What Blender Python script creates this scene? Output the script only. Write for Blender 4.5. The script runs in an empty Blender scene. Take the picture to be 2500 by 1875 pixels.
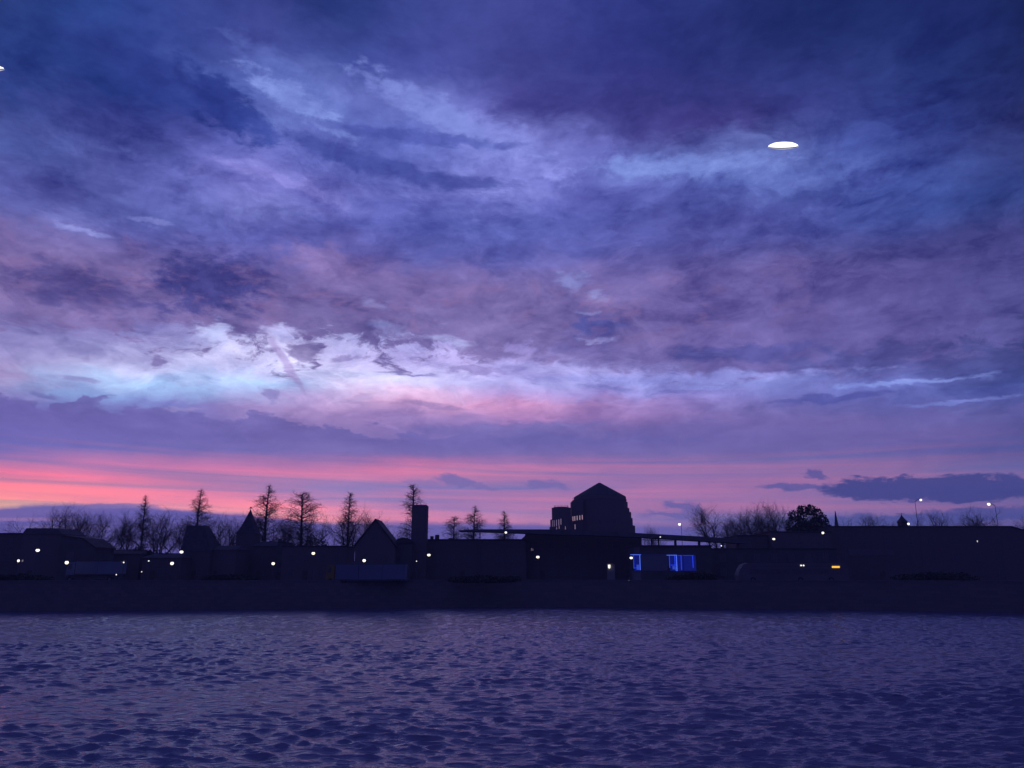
import bpy, math, random
import numpy as np
R = math.radians
scene = bpy.context.scene
COL = scene.collection

# ------------------------------------------------------------------ camera
CAM_Z = 6.0
F_PX, CX, CY = 1877.0, 1250.0, 937.5          # focal length and centre of the 2500 px wide picture
PITCH = math.atan(462.5 / F_PX)
cam_d = bpy.data.cameras.new('camera')
cam_d.sensor_width = 36.0
cam_d.lens = F_PX / 2500.0 * 36.0
cam_d.clip_start, cam_d.clip_end = 0.3, 9000.0
cam = bpy.data.objects.new('camera', cam_d)
COL.objects.link(cam)
cam.location = (0, 0, CAM_Z)
cam.rotation_euler = (R(90) + PITCH, 0, 0)
scene.camera = cam

def ray(x, y):
    u, v = (x - CX) / F_PX, (CY - y) / F_PX
    c, s = math.cos(PITCH), math.sin(PITCH)
    return (u, c - v * s, s + v * c)
def at(x, y, D):
    """the world point a sight line meets at depth D (metres out from the near bank)"""
    d = ray(x, y); t = D / d[1]
    return (d[0] * t, D, CAM_Z + d[2] * t)
def on_water(x, y):
    d = ray(x, y); t = -CAM_Z / d[2]
    return (d[0] * t, d[1] * t)
def azel(x, y):
    d = ray(x, y)
    return math.degrees(math.atan2(d[0], d[1])), math.degrees(math.atan2(d[2], math.hypot(d[0], d[1])))

def lin(c):
    out = []
    for v in c:
        v = v / 255.0
        out.append(v / 12.92 if v <= 0.04045 else ((v + 0.055) / 1.055) ** 2.4)
    return out

# ------------------------------------------------------------------ view + sun
scene.view_settings.view_transform = 'Standard'
scene.view_settings.look = 'None'
scene.view_settings.exposure = 0.0
scene.view_settings.gamma = 1.0
scene.view_settings.use_curve_mapping = False
scene.cycles.max_bounces = 5
scene.cycles.diffuse_bounces = 2
scene.cycles.glossy_bounces = 3
scene.cycles.caustics_reflective = False
scene.cycles.caustics_refractive = False
HAZE = 0.00038
scene.cycles.volume_bounces = 1
SUN_AZ, SUN_EL = -36.0, 1.0
sun_d = bpy.data.lights.new('sun', 'SUN')
sun_d.energy = 0.03
sun_d.angle = R(12)
sun_d.color = (1.0, 0.55, 0.42)
sun = bpy.data.objects.new('sun', sun_d)
COL.objects.link(sun)
sun.location = (-300, 400, 60)
sun.rotation_euler = (R(90 - SUN_EL), 0, R(180 - SUN_AZ))

# ------------------------------------------------------------------ sky
# colours of the dusk sky, read row by row (row height, then position and colour along it)
SKY = [
 (0, [(0,44,64,130),(208,46,72,146),(417,50,70,145),(625,56,66,138),(833,38,56,122),(1042,62,74,148),(1250,68,72,148),(1458,52,62,138),(1667,44,56,125),(1875,32,47,108),(2083,36,52,115),(2292,34,48,112),(2500,30,43,98)]),
 (100,[(0,44,64,135),(208,48,70,145),(417,62,75,155),(600,72,80,158),(833,46,62,138),(1042,72,84,165),(1250,66,72,150),(1458,54,62,140),(1667,48,58,128),(1875,36,50,112),(2083,40,56,120),(2292,38,52,118),(2500,34,46,102)]),
 (200,[(0,46,66,138),(208,42,62,134),(380,48,68,148),(480,78,98,175),(625,98,114,195),(760,104,118,198),(833,86,98,180),(1042,80,86,168),(1250,68,72,145),(1458,58,62,138),(1667,52,60,130),(1875,50,60,130),(2083,54,66,135),(2292,42,58,125),(2500,36,48,105)]),
 (270,[(0,66,76,145),(208,60,68,145),(417,48,64,142),(560,58,74,158),(625,90,108,195),(700,126,144,220),(800,130,146,222),(900,124,136,216),(1042,126,138,216),(1150,112,116,200),(1250,74,72,150),(1458,66,66,140),(1667,62,62,135),(1875,60,62,135),(2083,60,72,145),(2292,46,60,130),(2500,42,50,108)]),
 (330,[(0,70,84,155),(208,80,88,165),(417,74,78,155),(625,70,82,163),(760,96,106,190),(900,92,104,188),(1042,102,116,200),(1150,132,140,222),(1250,130,135,215),(1458,98,100,180),(1600,82,74,150),(1667,76,70,145),(1875,70,70,140),(2000,74,88,170),(2083,68,84,165),(2292,58,68,140),(2500,52,58,118)]),
 (400,[(0,70,84,158),(208,98,110,184),(417,85,90,170),(560,118,120,207),(625,128,128,214),(760,106,114,198),(900,88,100,184),(1042,92,104,188),(1150,118,124,208),(1300,142,147,230),(1458,108,112,196),(1580,124,143,218),(1667,122,140,216),(1875,112,130,205),(2083,88,105,185),(2292,68,85,160),(2500,56,68,135)]),
 (460,[(0,85,90,165),(208,94,94,170),(417,98,104,185),(625,135,135,215),(760,132,130,213),(900,110,115,195),(1042,122,127,207),(1150,138,142,222),(1250,132,136,222),(1340,105,110,195),(1458,92,96,180),(1667,96,110,190),(1875,105,122,200),(2083,75,90,170),(2292,66,84,160),(2500,52,68,135)]),
 (510,[(0,80,90,165),(208,95,105,180),(417,105,112,190),(625,115,120,195),(760,100,104,185),(900,98,100,185),(1042,100,102,188),(1250,125,130,210),(1340,115,118,205),(1458,92,95,178),(1667,95,98,175),(1875,86,92,172),(2083,75,88,165),(2292,64,80,155),(2500,50,66,130)]),
 (560,[(0,88,94,173),(120,104,112,190),(208,120,126,204),(300,104,112,194),(417,98,105,185),(625,98,100,182),(833,90,98,178),(1042,88,98,180),(1250,92,102,185),(1458,88,96,178),(1667,92,96,175),(1875,84,88,165),(2083,72,84,160),(2292,60,76,148),(2500,46,62,125)]),
 (620,[(0,92,95,170),(208,98,98,172),(417,98,98,178),(560,80,84,163),(625,86,90,170),(760,116,106,180),(900,114,102,176),(1042,94,96,172),(1250,95,98,178),(1458,96,96,172),(1667,95,94,168),(1875,92,92,165),(2083,78,84,155),(2292,62,74,145),(2500,46,60,122)]),
 (680,[(0,120,105,165),(120,100,92,160),(208,95,88,155),(417,105,98,165),(560,84,81,154),(690,86,83,158),(760,125,112,180),(900,130,112,175),(1042,112,102,170),(1150,120,105,172),(1250,118,108,178),(1400,122,114,184),(1520,114,102,172),(1667,110,102,172),(1875,110,100,165),(2083,90,89,155),(2292,66,74,145),(2500,48,60,122)]),
 (740,[(0,115,102,160),(208,92,85,152),(417,88,84,154),(560,86,80,150),(690,95,88,162),(833,125,110,172),(1042,122,108,170),(1250,122,106,170),(1400,122,114,184),(1520,112,102,172),(1667,102,96,160),(1875,97,91,156),(2083,89,84,150),(2292,70,74,142),(2500,50,60,120)]),
 (785,[(0,128,120,184),(208,132,124,188),(417,146,142,208),(560,160,160,224),(690,166,166,228),(833,164,164,228),(920,170,172,238),(1042,158,156,224),(1250,140,132,204),(1420,108,104,174),(1520,108,102,170),(1667,112,101,166),(1875,102,93,156),(2083,97,89,153),(2292,75,75,140),(2500,54,62,120)]),
 (825,[(0,138,132,194),(150,148,146,206),(300,152,148,208),(417,166,164,222),(500,182,184,238),(625,200,196,248),(690,206,202,252),(833,200,198,252),(930,190,192,250),(1042,182,178,242),(1150,172,164,232),(1250,150,138,208),(1420,114,106,176),(1667,116,105,166),(1875,105,95,155),(2083,90,85,150),(2292,75,76,140),(2500,55,62,120)]),
 (870,[(0,150,142,200),(208,172,168,222),(417,182,178,230),(500,196,194,244),(625,216,212,255),(700,214,208,252),(833,206,200,255),(950,198,188,246),(1042,188,178,242),(1200,164,149,217),(1350,132,121,186),(1458,118,108,175),(1667,110,101,165),(1875,88,88,158),(2083,80,80,150),(2292,75,76,142),(2500,56,64,125)]),
 (910,[(0,160,146,198),(100,182,178,230),(208,198,205,250),(417,205,206,255),(625,208,206,255),(833,216,210,255),(1042,206,200,255),(1250,187,177,246),(1400,166,162,232),(1550,138,132,202),(1667,122,114,180),(1875,98,98,168),(2083,85,85,155),(2292,80,82,150),(2500,64,72,135)]),
 (938,[(0,160,142,194),(100,152,182,236),(208,168,200,248),(417,162,196,247),(625,172,206,254),(730,184,200,248),(833,206,214,255),(1042,215,210,255),(1250,187,182,246),(1458,162,162,236),(1667,147,157,232),(1875,127,133,208),(2083,114,124,204),(2292,104,114,194),(2500,72,84,155)]),
 (962,[(0,148,129,185),(100,132,148,208),(208,142,176,234),(417,142,168,226),(625,162,170,226),(730,190,170,228),(833,212,186,240),(950,226,182,226),(1042,222,177,221),(1250,192,162,226),(1458,162,147,221),(1667,147,138,217),(1875,122,122,197),(2083,98,103,178),(2292,87,93,168),(2500,62,75,145)]),
 (988,[(0,122,116,192),(208,126,128,198),(417,122,120,196),(625,152,136,196),(833,175,149,204),(1042,192,146,196),(1200,206,146,196),(1350,191,141,196),(1458,166,131,191),(1667,141,121,186),(1875,115,110,180),(2083,102,100,172),(2292,102,110,184),(2500,75,80,150)]),
 (1020,[(0,112,102,178),(208,110,102,175),(417,112,104,178),(560,125,112,180),(640,154,130,190),(833,164,137,195),(1042,152,127,190),(1250,172,129,189),(1458,150,118,182),(1667,128,108,175),(1875,118,104,172),(2083,112,102,170),(2292,105,98,165),(2500,85,84,150)]),
 (1055,[(0,110,102,178),(417,112,104,178),(640,117,106,178),(760,140,120,184),(900,142,121,184),(1042,130,112,180),(1250,118,106,175),(1458,115,104,172),(1667,112,102,172),(1875,110,100,170),(2292,105,95,162),(2500,90,85,150)]),
 (1098,[(0,118,106,180),(417,118,109,180),(833,117,108,178),(1250,115,105,175),(1667,112,102,170),(2083,110,98,165),(2500,90,85,150)]),
 (1116,[(0,170,119,175),(208,160,118,178),(417,144,113,175),(833,126,109,175),(1250,122,107,175),(1667,115,102,170),(2083,112,98,165),(2500,92,85,150)]),
 (1134,[(0,176,117,170),(208,188,121,175),(417,186,121,175),(625,156,115,175),(833,156,113,172),(1042,208,122,171),(1250,202,125,177),(1458,190,120,175),(1667,165,115,172),(2083,140,108,165),(2500,105,90,150)]),
 (1155,[(0,226,122,162),(208,230,125,166),(417,214,124,169),(625,206,125,171),(833,198,127,175),(1042,212,128,172),(1250,232,134,175),(1458,205,128,178),(1667,185,118,172),(1875,165,112,168),(2083,155,110,165),(2292,140,105,160),(2500,115,95,155)]),
 (1175,[(0,236,130,160),(208,218,125,165),(417,190,121,170),(625,204,125,170),(833,196,129,178),(1042,166,123,180),(1250,176,125,180),(1458,188,120,175),(1667,170,115,172),(1875,140,105,166),(2083,140,107,165),(2292,128,101,160),(2500,100,88,152)]),
 (1197,[(0,250,140,155),(208,244,139,165),(417,218,130,170),(625,186,125,175),(833,166,130,185),(1042,162,125,185),(1250,168,125,182),(1458,168,122,180),(1667,172,121,180),(1875,150,112,170),(2083,132,104,166),(2292,118,98,160),(2500,95,88,150)]),
 (1220,[(0,250,148,154),(208,240,138,162),(417,214,130,172),(625,204,131,174),(833,176,130,182),(1042,180,128,180),(1250,200,130,180),(1458,190,128,178),(1667,162,120,180),(1875,165,118,172),(2083,140,108,165),(2292,112,95,158),(2500,85,84,148)]),
 (1245,[(0,255,186,150),(80,255,178,155),(140,248,158,160),(208,240,146,163),(417,238,150,170),(625,236,146,170),(833,197,136,180),(1042,172,126,185),(1250,186,131,185),(1458,182,130,182),(1667,128,106,172),(1875,140,112,172),(2083,128,108,168),(2292,100,90,155),(2500,70,75,145)]),
 (1264,[(0,255,188,150),(120,250,160,158),(208,244,148,163),(417,246,155,166),(625,255,157,165),(740,242,151,168),(833,226,146,172),(1042,210,140,180),(1250,202,140,184),(1458,186,130,182),(1667,150,115,175),(1875,110,98,165),(2083,87,86,156),(2292,78,80,150),(2500,66,72,140)]),
 (1285,[(0,250,170,155),(417,240,150,165),(640,226,145,170),(740,236,151,165),(833,226,150,170),(1042,196,130,172),(1150,150,114,174),(1250,194,131,175),(1350,212,143,172),(1458,170,125,178),(1667,110,100,170),(1875,95,90,160),(2083,80,82,152),(2500,66,72,140)]),
 (1312,[(0,104,98,170),(417,98,92,166),(640,100,92,166),(833,104,92,165),(1042,98,92,166),(1250,100,92,165),(1667,88,88,160),(2083,78,80,150),(2500,64,70,138)]),
 (1345,[(0,90,90,160),(833,86,84,156),(1667,80,80,150),(2500,60,66,130)]),
]
# the glow fades to a dusty mauve towards the right
for y_, row_ in SKY:
    if 1116 <= y_ <= 1290:
        for i_, (x_, *c_) in enumerate(row_):
            k_ = 0.50 * min(1.0, max(0.0, (x_ - 700) / 700.0))
            row_[i_] = (x_, *[a_ * (1 - k_) + b_ * k_ for a_, b_ in zip(c_, (130, 107, 164))])
_ys = np.array([r[0] for r in SKY], float)
def sky_colour(x, y):
    x = min(max(x, 0), 2500); y = min(max(y, 0), _ys[-1])
    j = int(np.searchsorted(_ys, y, side='right') - 1); j = min(max(j, 0), len(SKY) - 2)
    def row(k):
        p = np.array(SKY[k][1], float)
        l = np.array([lin(c) for c in p[:, 1:]])
        return np.array([np.interp(x, p[:, 0], l[:, i]) for i in range(3)])
    w = (y - _ys[j]) / (_ys[j + 1] - _ys[j])
    return row(j) * (1 - w) + row(j + 1) * w
def pix(a, e):
    """picture position of a sky direction, used once to read the colour table"""
    a, e = R(a), R(e)
    d = (math.sin(a) * math.cos(e), math.cos(a) * math.cos(e), math.sin(e))
    c, s = math.cos(PITCH), math.sin(PITCH)
    fw, up = d[1] * c + d[2] * s, -d[1] * s + d[2] * c
    return CX + F_PX * d[0] / fw, CY - F_PX * up / fw

def clear(c, e):
    """the sky's own colour: what the haze between here and it swallows and adds, taken off again"""
    t = math.exp(-HAZE * min(41.0 / math.sin(R(max(e, 0.5))), 700.0))
    return [max((v - q * (1 - t)) / t, 0.002) for v, q in zip(c, (0.036, 0.028, 0.16))]
world = bpy.data.worlds.new('World')
scene.world = world
world.use_nodes = True
WT = world.node_tree
WT.nodes.clear()
def nd(t, **kw):
    n = WT.nodes.new(t)
    for k, v in kw.items():
        setattr(n, k, v)
    return n
def plug(v, s):
    if isinstance(v, bpy.types.NodeSocket):
        WT.links.new(v, s)
    else:
        s.default_value = v
def mth(op, a, b=None, c=None, clamp=False):
    n = nd('ShaderNodeMath', operation=op, use_clamp=clamp)
    plug(a, n.inputs[0])
    if b is not None: plug(b, n.inputs[1])
    if c is not None: plug(c, n.inputs[2])
    return n.outputs[0]
def mrange(v, a, b, c=0.0, d=1.0, smooth=False):
    n = nd('ShaderNodeMapRange', clamp=True)
    if smooth: n.interpolation_type = 'SMOOTHSTEP'
    plug(v, n.inputs[0])
    for i, q in enumerate((a, b, c, d)): plug(q, n.inputs[i + 1])
    return n.outputs[0]
def mixc(f, a, b, blend='MIX'):
    n = nd('ShaderNodeMix', data_type='RGBA', blend_type=blend)
    plug(f, n.inputs[0])
    plug(a if isinstance(a, bpy.types.NodeSocket) else (*a, 1.0), n.inputs[6])
    plug(b if isinstance(b, bpy.types.NodeSocket) else (*b, 1.0), n.inputs[7])
    return n.outputs[2]
def comb(x, y, z=0.0):
    n = nd('ShaderNodeCombineXYZ')
    for i, q in enumerate((x, y, z)): plug(q, n.inputs[i])
    return n.outputs[0]
def noise(vec, scale, detail=5.0, rough=0.55, distort=0.0):
    n = nd('ShaderNodeTexNoise', noise_dimensions='2D')
    plug(vec, n.inputs['Vector'])
    n.inputs['Scale'].default_value = scale
    n.inputs['Detail'].default_value = detail
    n.inputs['Roughness'].default_value = rough
    n.inputs['Distortion'].default_value = distort
    return n
tc = nd('ShaderNodeTexCoord')
sep = nd('ShaderNodeSeparateXYZ')
WT.links.new(tc.outputs['Generated'], sep.inputs[0])
X, Y, Z = sep.outputs
AZ = mth('MULTIPLY', mth('ARCTAN2', X, Y), 57.29578)
EL = mth('MULTIPLY', mth('ARCSINE', Z), 57.29578)
# a flat layer of cloud overhead: features shrink towards the horizon as real cloud does
zz = mth('ADD', mth('MAXIMUM', Z, 0.0), 0.16)
plane = comb(mth('DIVIDE', X, zz), mth('DIVIDE', Y, zz))
n_big = noise(plane, 1.3, 6.0, 0.55, 0.3)
n_mid = noise(plane, 4.2, 6.0, 0.58, 0.5)
angv = comb(mth('MULTIPLY', AZ, 0.05), mth('MULTIPLY', EL, 0.11))
n_fine = noise(angv, 6.0, 6.0, 0.62, 0.35)
def chan(n, i):
    s = nd('ShaderNodeSeparateColor')
    WT.links.new(n.outputs['Color'], s.inputs[0])
    return mth('SUBTRACT', s.outputs[i], 0.5)
kel = mrange(EL, 5.0, 19.0, 0.05, 1.0, True)      # low bands lie calm and level
d_az = mth('ADD', mth('MULTIPLY', chan(n_big, 0), 7.0), mth('ADD', mth('MULTIPLY', chan(n_mid, 0), 5.0), mth('MULTIPLY', chan(n_fine, 0), 3.0)))
d_el = mth('MULTIPLY', kel, mth('ADD', mth('MULTIPLY', chan(n_big, 1), 2.2), mth('ADD', mth('MULTIPLY', chan(n_mid, 1), 2.2), mth('MULTIPLY', chan(n_fine, 1), 2.2))))
AW, EW = mth('ADD', AZ, d_az), mth('ADD', EL, d_el)
A0, A1 = -44.0, 44.0
T = mrange(AW, A0, A1)
rows = [1.6, 2.1, 2.6, 3.0, 3.5, 4.1, 4.7, 5.4, 6.1, 6.8, 7.4, 8.0, 8.6, 9.2, 10.2, 11.3, 12.4, 13.2, 13.9, 14.7, 15.8, 17.0, 18.2, 19.5, 20.8, 22.2, 23.8, 25.4, 27.2, 29.0, 31.2, 33.5, 36.0, 39.5]
NST = 29
Tk = T
col = None
for j, e in enumerate(rows):
    rp = nd('ShaderNodeValToRGB')
    cr = rp.color_ramp
    cr.interpolation = 'LINEAR'
    for i in range(1, NST - 1):
        cr.elements.new(i / (NST - 1))
    els = sorted(cr.elements, key=lambda q: q.position)
    for i, q in enumerate(els):
        xx, yy = pix(A0 + (A1 - A0) * i / (NST - 1), e)
        q.color = (*clear(sky_colour(xx, yy), e), 1.0)
    if j and j % 6 == 0: Tk = mth('MULTIPLY_ADD', col, 1e-7, T)
    WT.links.new(Tk, rp.inputs[0])
    col = rp.outputs[0] if col is None else mixc(mrange(EW, rows[j - 1], e), col, rp.outputs[0])
strk = noise(comb(mth('MULTIPLY', AZ, 0.022), mth('ADD', mth('MULTIPLY', EL, 0.8), mth('MULTIPLY', AZ, 0.014))), 1.5, 3.0, 0.55, 0.3)
sk = mth('MULTIPLY', mth('MULTIPLY', chan(strk, 0), 3.4), mth('MULTIPLY', mrange(EL, 2.0, 3.4, 0.0, 1.0, True), mrange(EL, 8.1, 8.8, 1.0, 0.0, True)))
col = mixc(1.0, col, comb(mth('ADD', mth('MULTIPLY', sk, 0.55), 1.0), mth('ADD', mth('MULTIPLY', sk, 0.08), 1.0), mth('SUBTRACT', 1.0, mth('MULTIPLY', sk, 0.06))), 'MULTIPLY')
# ragged scraps hanging from the mauve bank into the bright band
puffv = comb(mth('ADD', mth('MULTIPLY', AZ, 0.055), mth('MULTIPLY', chan(n_mid, 0), 0.25)), mth('ADD', mth('MULTIPLY', EL, 0.105), mth('MULTIPLY', chan(n_mid, 1), 0.12)))
n_puff = noise(puffv, 5.0, 8.0, 0.66, 0.0)
bias = mth('ADD', mrange(EL, 13.2, 18.6, -0.21, 0.26), mth('MULTIPLY', mrange(AZ, 4.0, 16.0), 0.16))
mv = nd('ShaderNodeValToRGB')
for p_, c_ in ((0.12, (128,112,172)), (0.3, (118,104,166)), (0.5, (128,114,176)), (0.68, (112,101,170))):
    q = mv.color_ramp.elements.new(p_); q.color = (*lin(c_), 1)
mv.color_ramp.elements[0].color = (*lin((128,112,172)), 1); mv.color_ramp.elements[-1].color = (*lin((70,72,140)), 1)
WT.links.new(T, mv.inputs[0])
scrap = mrange(mth('ADD', chan(n_puff, 0), bias), -0.02, 0.13, 0.0, 1.0, True)
scrap = mth('MULTIPLY', scrap, mth('MULTIPLY', mrange(EL, 12.4, 13.6), mrange(EL, 19.5, 23.5, 0.95, 0.0, True)))
col = mixc(scrap, col, mv.outputs[0])
# broken top edge of the purple bank below it
puff2 = noise(puffv, 5.5, 7.0, 0.6, 0.0)
bias2 = mth('ADD', mrange(EL, 9.4, 12.6, 0.32, -0.34), mth('MULTIPLY', mrange(AZ, -22.0, -8.0), -0.16))
scrap2 = mrange(mth('ADD', chan(puff2, 0), bias2), 0.0, 0.09, 0.0, 1.0, True)
scrap2 = mth('MULTIPLY', scrap2, mth('MULTIPLY', mrange(EL, 8.6, 9.6, 0.0, 0.85, True), mrange(AZ, 8.0, 24.0, 1.0, 0.35)))
col = mixc(scrap2, col, lin((112,104,177)))
# single clouds and streaks: centre, half size, tilt (picture clockwise), colour, opacity, softness, raggedness
wv = comb(mth('ADD', AZ, mth('ADD', mth('MULTIPLY', chan(n_fine, 0), 3.0), mth('MULTIPLY', chan(n_mid, 0), 1.0))), mth('ADD', EL, mth('ADD', mth('MULTIPLY', chan(n_fine, 1), 1.2), mth('MULTIPLY', chan(n_mid, 1), 0.5))))
calm = comb(mth('ADD', AZ, mth('MULTIPLY', chan(n_fine, 0), 1.0)), mth('ADD', EL, mth('MULTIPLY', chan(n_fine, 1), 0.16)))
rag_n = noise(angv, 13.0, 5.0, 0.6, 0.2)
rag = chan(rag_n, 0)
wv0, calm0 = wv, calm
FEAT = [
 # (x, y, rx, ry, tilt, colour, opacity, soft, ragged, calm)
 (420,215,330,62,12,(50,64,142),0.6,0.9,0.7,0),
 (720,195,220,46,20,(104,122,202),0.45,1.0,0.8,0),
 (730,255,180,42,18,(134,152,228),0.9,0.9,0.9,0),
 (1080,280,270,46,18,(132,146,224),0.85,0.9,0.9,0),
 (1270,360,160,52,28,(136,142,224),0.7,0.9,0.9,0),
 (1300,412,100,36,10,(144,149,232),0.7,0.9,0.9,0),
 (670,446,230,34,10,(140,138,220),0.7,0.9,0.8,0),
 (1180,462,230,30,4,(136,140,222),0.6,0.9,0.8,0),
 (1650,405,280,34,4,(128,147,223),0.8,0.9,0.9,0),
 (1010,334,330,17,2,(82,93,178),0.8,0.8,0.5,0),
 (900,398,290,30,9,(76,87,170),0.85,0.7,0.5,0),
 (1130,445,170,20,3,(80,90,172),0.8,0.8,0.5,0),
 (540,255,150,70,28,(47,62,142),0.9,0.7,0.8,0),
 (300,330,330,40,10,(66,74,148),0.5,0.9,0.8,0),
 (250,500,300,34,4,(80,86,160),0.5,0.9,0.8,0),
 (640,318,60,40,30,(62,76,160),0.7,0.8,0.8,0),
 (700,470,330,16,10,(96,100,185),0.5,0.9,0.6,0),
 (205,562,75,10,3,(148,152,224),0.8,0.9,0.6,0),
 (365,536,60,9,-2,(128,134,208),0.7,0.9,0.6,0),
 (1060,500,240,26,-3,(90,97,182),0.6,0.8,0.6,0),
 (1570,300,260,60,12,(66,64,140),0.5,0.9,0.6,0),
 (2105,432,62,30,12,(70,80,160),0.7,0.7,0.8,0),
 (520,690,190,95,-8,(72,71,143),0.95,0.8,1.0,0),
 (200,705,250,66,5,(86,79,146),0.8,0.9,1.0,0),
 (800,650,150,56,10,(140,119,180),0.6,0.9,1.0,0),
 (1000,700,150,50,10,(130,110,172),0.5,0.9,1.0,0),
 (930,720,200,60,5,(112,100,164),0.5,0.9,1.0,0),
 (1150,610,200,50,0,(84,88,166),0.6,0.9,0.9,0),
 (915,742,50,14,8,(160,162,224),0.45,1.2,1.2,0),
 (930,800,60,20,10,(166,172,234),0.5,1.2,1.2,0),
 (1090,832,110,15,5,(176,180,240),0.5,1.3,1.2,0),
 (525,812,62,22,5,(192,198,250),0.8,0.9,1.0,0),
 (690,806,60,16,0,(190,188,246),0.7,0.9,1.0,0),
 (320,815,50,10,5,(150,156,222),0.4,1.2,1.2,0),
 (1650,922,480,17,2,(150,153,230),0.75,0.9,0.7,0),
 (1380,905,230,20,4,(170,166,236),0.6,0.9,0.7,0),
 (1400,690,42,34,20,(146,154,222),0.6,1.2,1.2,0),
 (1452,718,30,20,10,(158,166,232),0.5,1.2,1.2,0),
 (1455,795,75,36,0,(88,94,172),0.8,0.8,0.8,0),
 (1440,764,50,7,0,(150,155,220),0.6,0.9,0.8,0),
 (1460,832,46,8,5,(160,160,225),0.6,0.9,0.8,0),
 (378,878,22,16,10,(130,116,178),0.8,0.6,0.9,0),
 (742,862,48,30,25,(126,114,172),0.85,0.6,0.9,0),
 (835,877,40,10,-12,(150,138,200),0.7,0.6,0.9,0),
 (1150,905,90,14,4,(142,128,196),0.7,0.7,0.9,0),
 (1000,914,85,6,3,(132,126,190),0.8,0.8,0.6,0),
 (700,890,106,13,57,(172,156,214),0.8,0.8,0.3,1),
 (660,966,30,15,8,(140,132,196),0.8,0.6,0.9,0),
 (865,970,46,11,-8,(172,150,204),0.7,0.7,0.9,0),
 (205,930,66,8,2,(148,150,208),0.85,0.8,0.5,0),
 (108,962,44,9,4,(118,118,184),0.8,0.8,0.5,0),
 (1060,990,110,10,4,(150,125,184),0.7,0.8,0.5,0),
 (440,1002,80,8,-3,(150,138,198),0.7,0.9,0.8,0),
 (1240,1046,330,20,-2,(112,104,174),0.7,0.8,0.6,0),
 (1800,862,230,26,2,(82,82,155),0.8,0.7,0.7,0),
 (2030,974,210,12,-2,(84,87,164),0.85,0.8,0.5,0),
 (2430,958,120,18,4,(70,78,150),0.8,0.8,0.6,0),
 (2200,934,220,8,1,(134,150,226),0.75,0.9,0.6,0),
 (2330,984,170,7,2,(122,134,212),0.6,0.9,0.6,0),
 (1480,945,110,7,6,(138,138,210),0.7,0.8,0.6,0),
 (1700,958,130,7,2,(128,122,198),0.7,0.8,0.6,0),
 (2100,1132,40,1,0,(110,98,162),0.0,0.8,0.6,1),
 (2000,1160,36,13,18,(88,84,152),0.85,0.7,0.9,0),
 (1930,1189,110,11,1,(92,88,156),0.85,0.7,0.6,0),
 (2290,1194,350,32,2,(66,70,138),0.95,0.3,0.5,0),
 (1110,1173,52,13,4,(116,106,172),0.85,0.7,0.7,0),
 (1175,1183,50,9,8,(118,106,172),0.7,0.8,0.7,0),
 (1335,1184,62,17,3,(116,105,172),0.85,0.7,0.7,0),
 (1020,1175,60,10,2,(130,114,176),0.6,0.9,0.6,0),
 (1675,1240,60,15,10,(98,94,164),0.85,0.7,0.7,0),
 (1640,1258,110,9,1,(104,97,166),0.8,0.8,0.6,0),
 (2320,1262,430,22,-2,(74,78,148),0.85,0.6,0.5,0),
 (2000,1300,420,40,0,(82,84,152),0.9,0.6,0.2,1),
 (1300,1320,900,44,1,(98,92,166),0.9,0.35,0.15,1),
 (255,1335,455,102,0,(100,93,167),0.97,0.06,0.05,1),
 (440,1337,490,88,0,(98,91,166),0.97,0.06,0.05,1),
 (60,1268,150,6,-2,(152,118,172),0.6,0.9,0.4,1),
 (160,1288,180,5,-1,(126,112,176),0.6,0.9,0.4,1),
 (290,1236,120,7,-3,(128,110,172),0.8,0.7,0.5,1),
]
def feature(col, x, y, rx, ry, tilt, c, op, soft, ragged, calm_):
    if op <= 0: return col
    a, e = azel(x, y)
    sx = abs(azel(x + 20, y)[0] - azel(x - 20, y)[0]) / 40.0
    sy = abs(azel(x, y + 20)[1] - azel(x, y - 20)[1]) / 40.0
    mp = nd('ShaderNodeMapping', vector_type='TEXTURE')
    plug(calm if calm_ else wv, mp.inputs[0])
    mp.inputs['Location'].default_value = (a, e, 0)
    mp.inputs['Rotation'].default_value = (0, 0, -R(tilt))
    mp.inputs['Scale'].default_value = (rx * sx, ry * sy, 1)
    ln = nd('ShaderNodeVectorMath', operation='LENGTH')
    WT.links.new(mp.outputs[0], ln.inputs[0])
    m = mth('ADD', mth('SUBTRACT', 1.0, ln.outputs['Value']), mth('MULTIPLY', rag, ragged * 1.6))
    return mixc(mrange(m, -0.08, soft * 0.72, 0.0, op, True), col, clear(lin(c), e))
for k, f in enumerate(FEAT):
    if k % 6 == 0:
        # a vanishing share of the colour so far keeps the shader compiling group after group (its working memory is small)
        pair = []
        for base in (wv0, calm0):
            n_ = nd('ShaderNodeVectorMath', operation='MULTIPLY_ADD')
            WT.links.new(col, n_.inputs[0]); n_.inputs[1].default_value = (1e-7, 1e-7, 1e-7); WT.links.new(base, n_.inputs[2])
            pair.append(n_.outputs[0])
        wv, calm = pair
    col = feature(col, *f)
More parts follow.
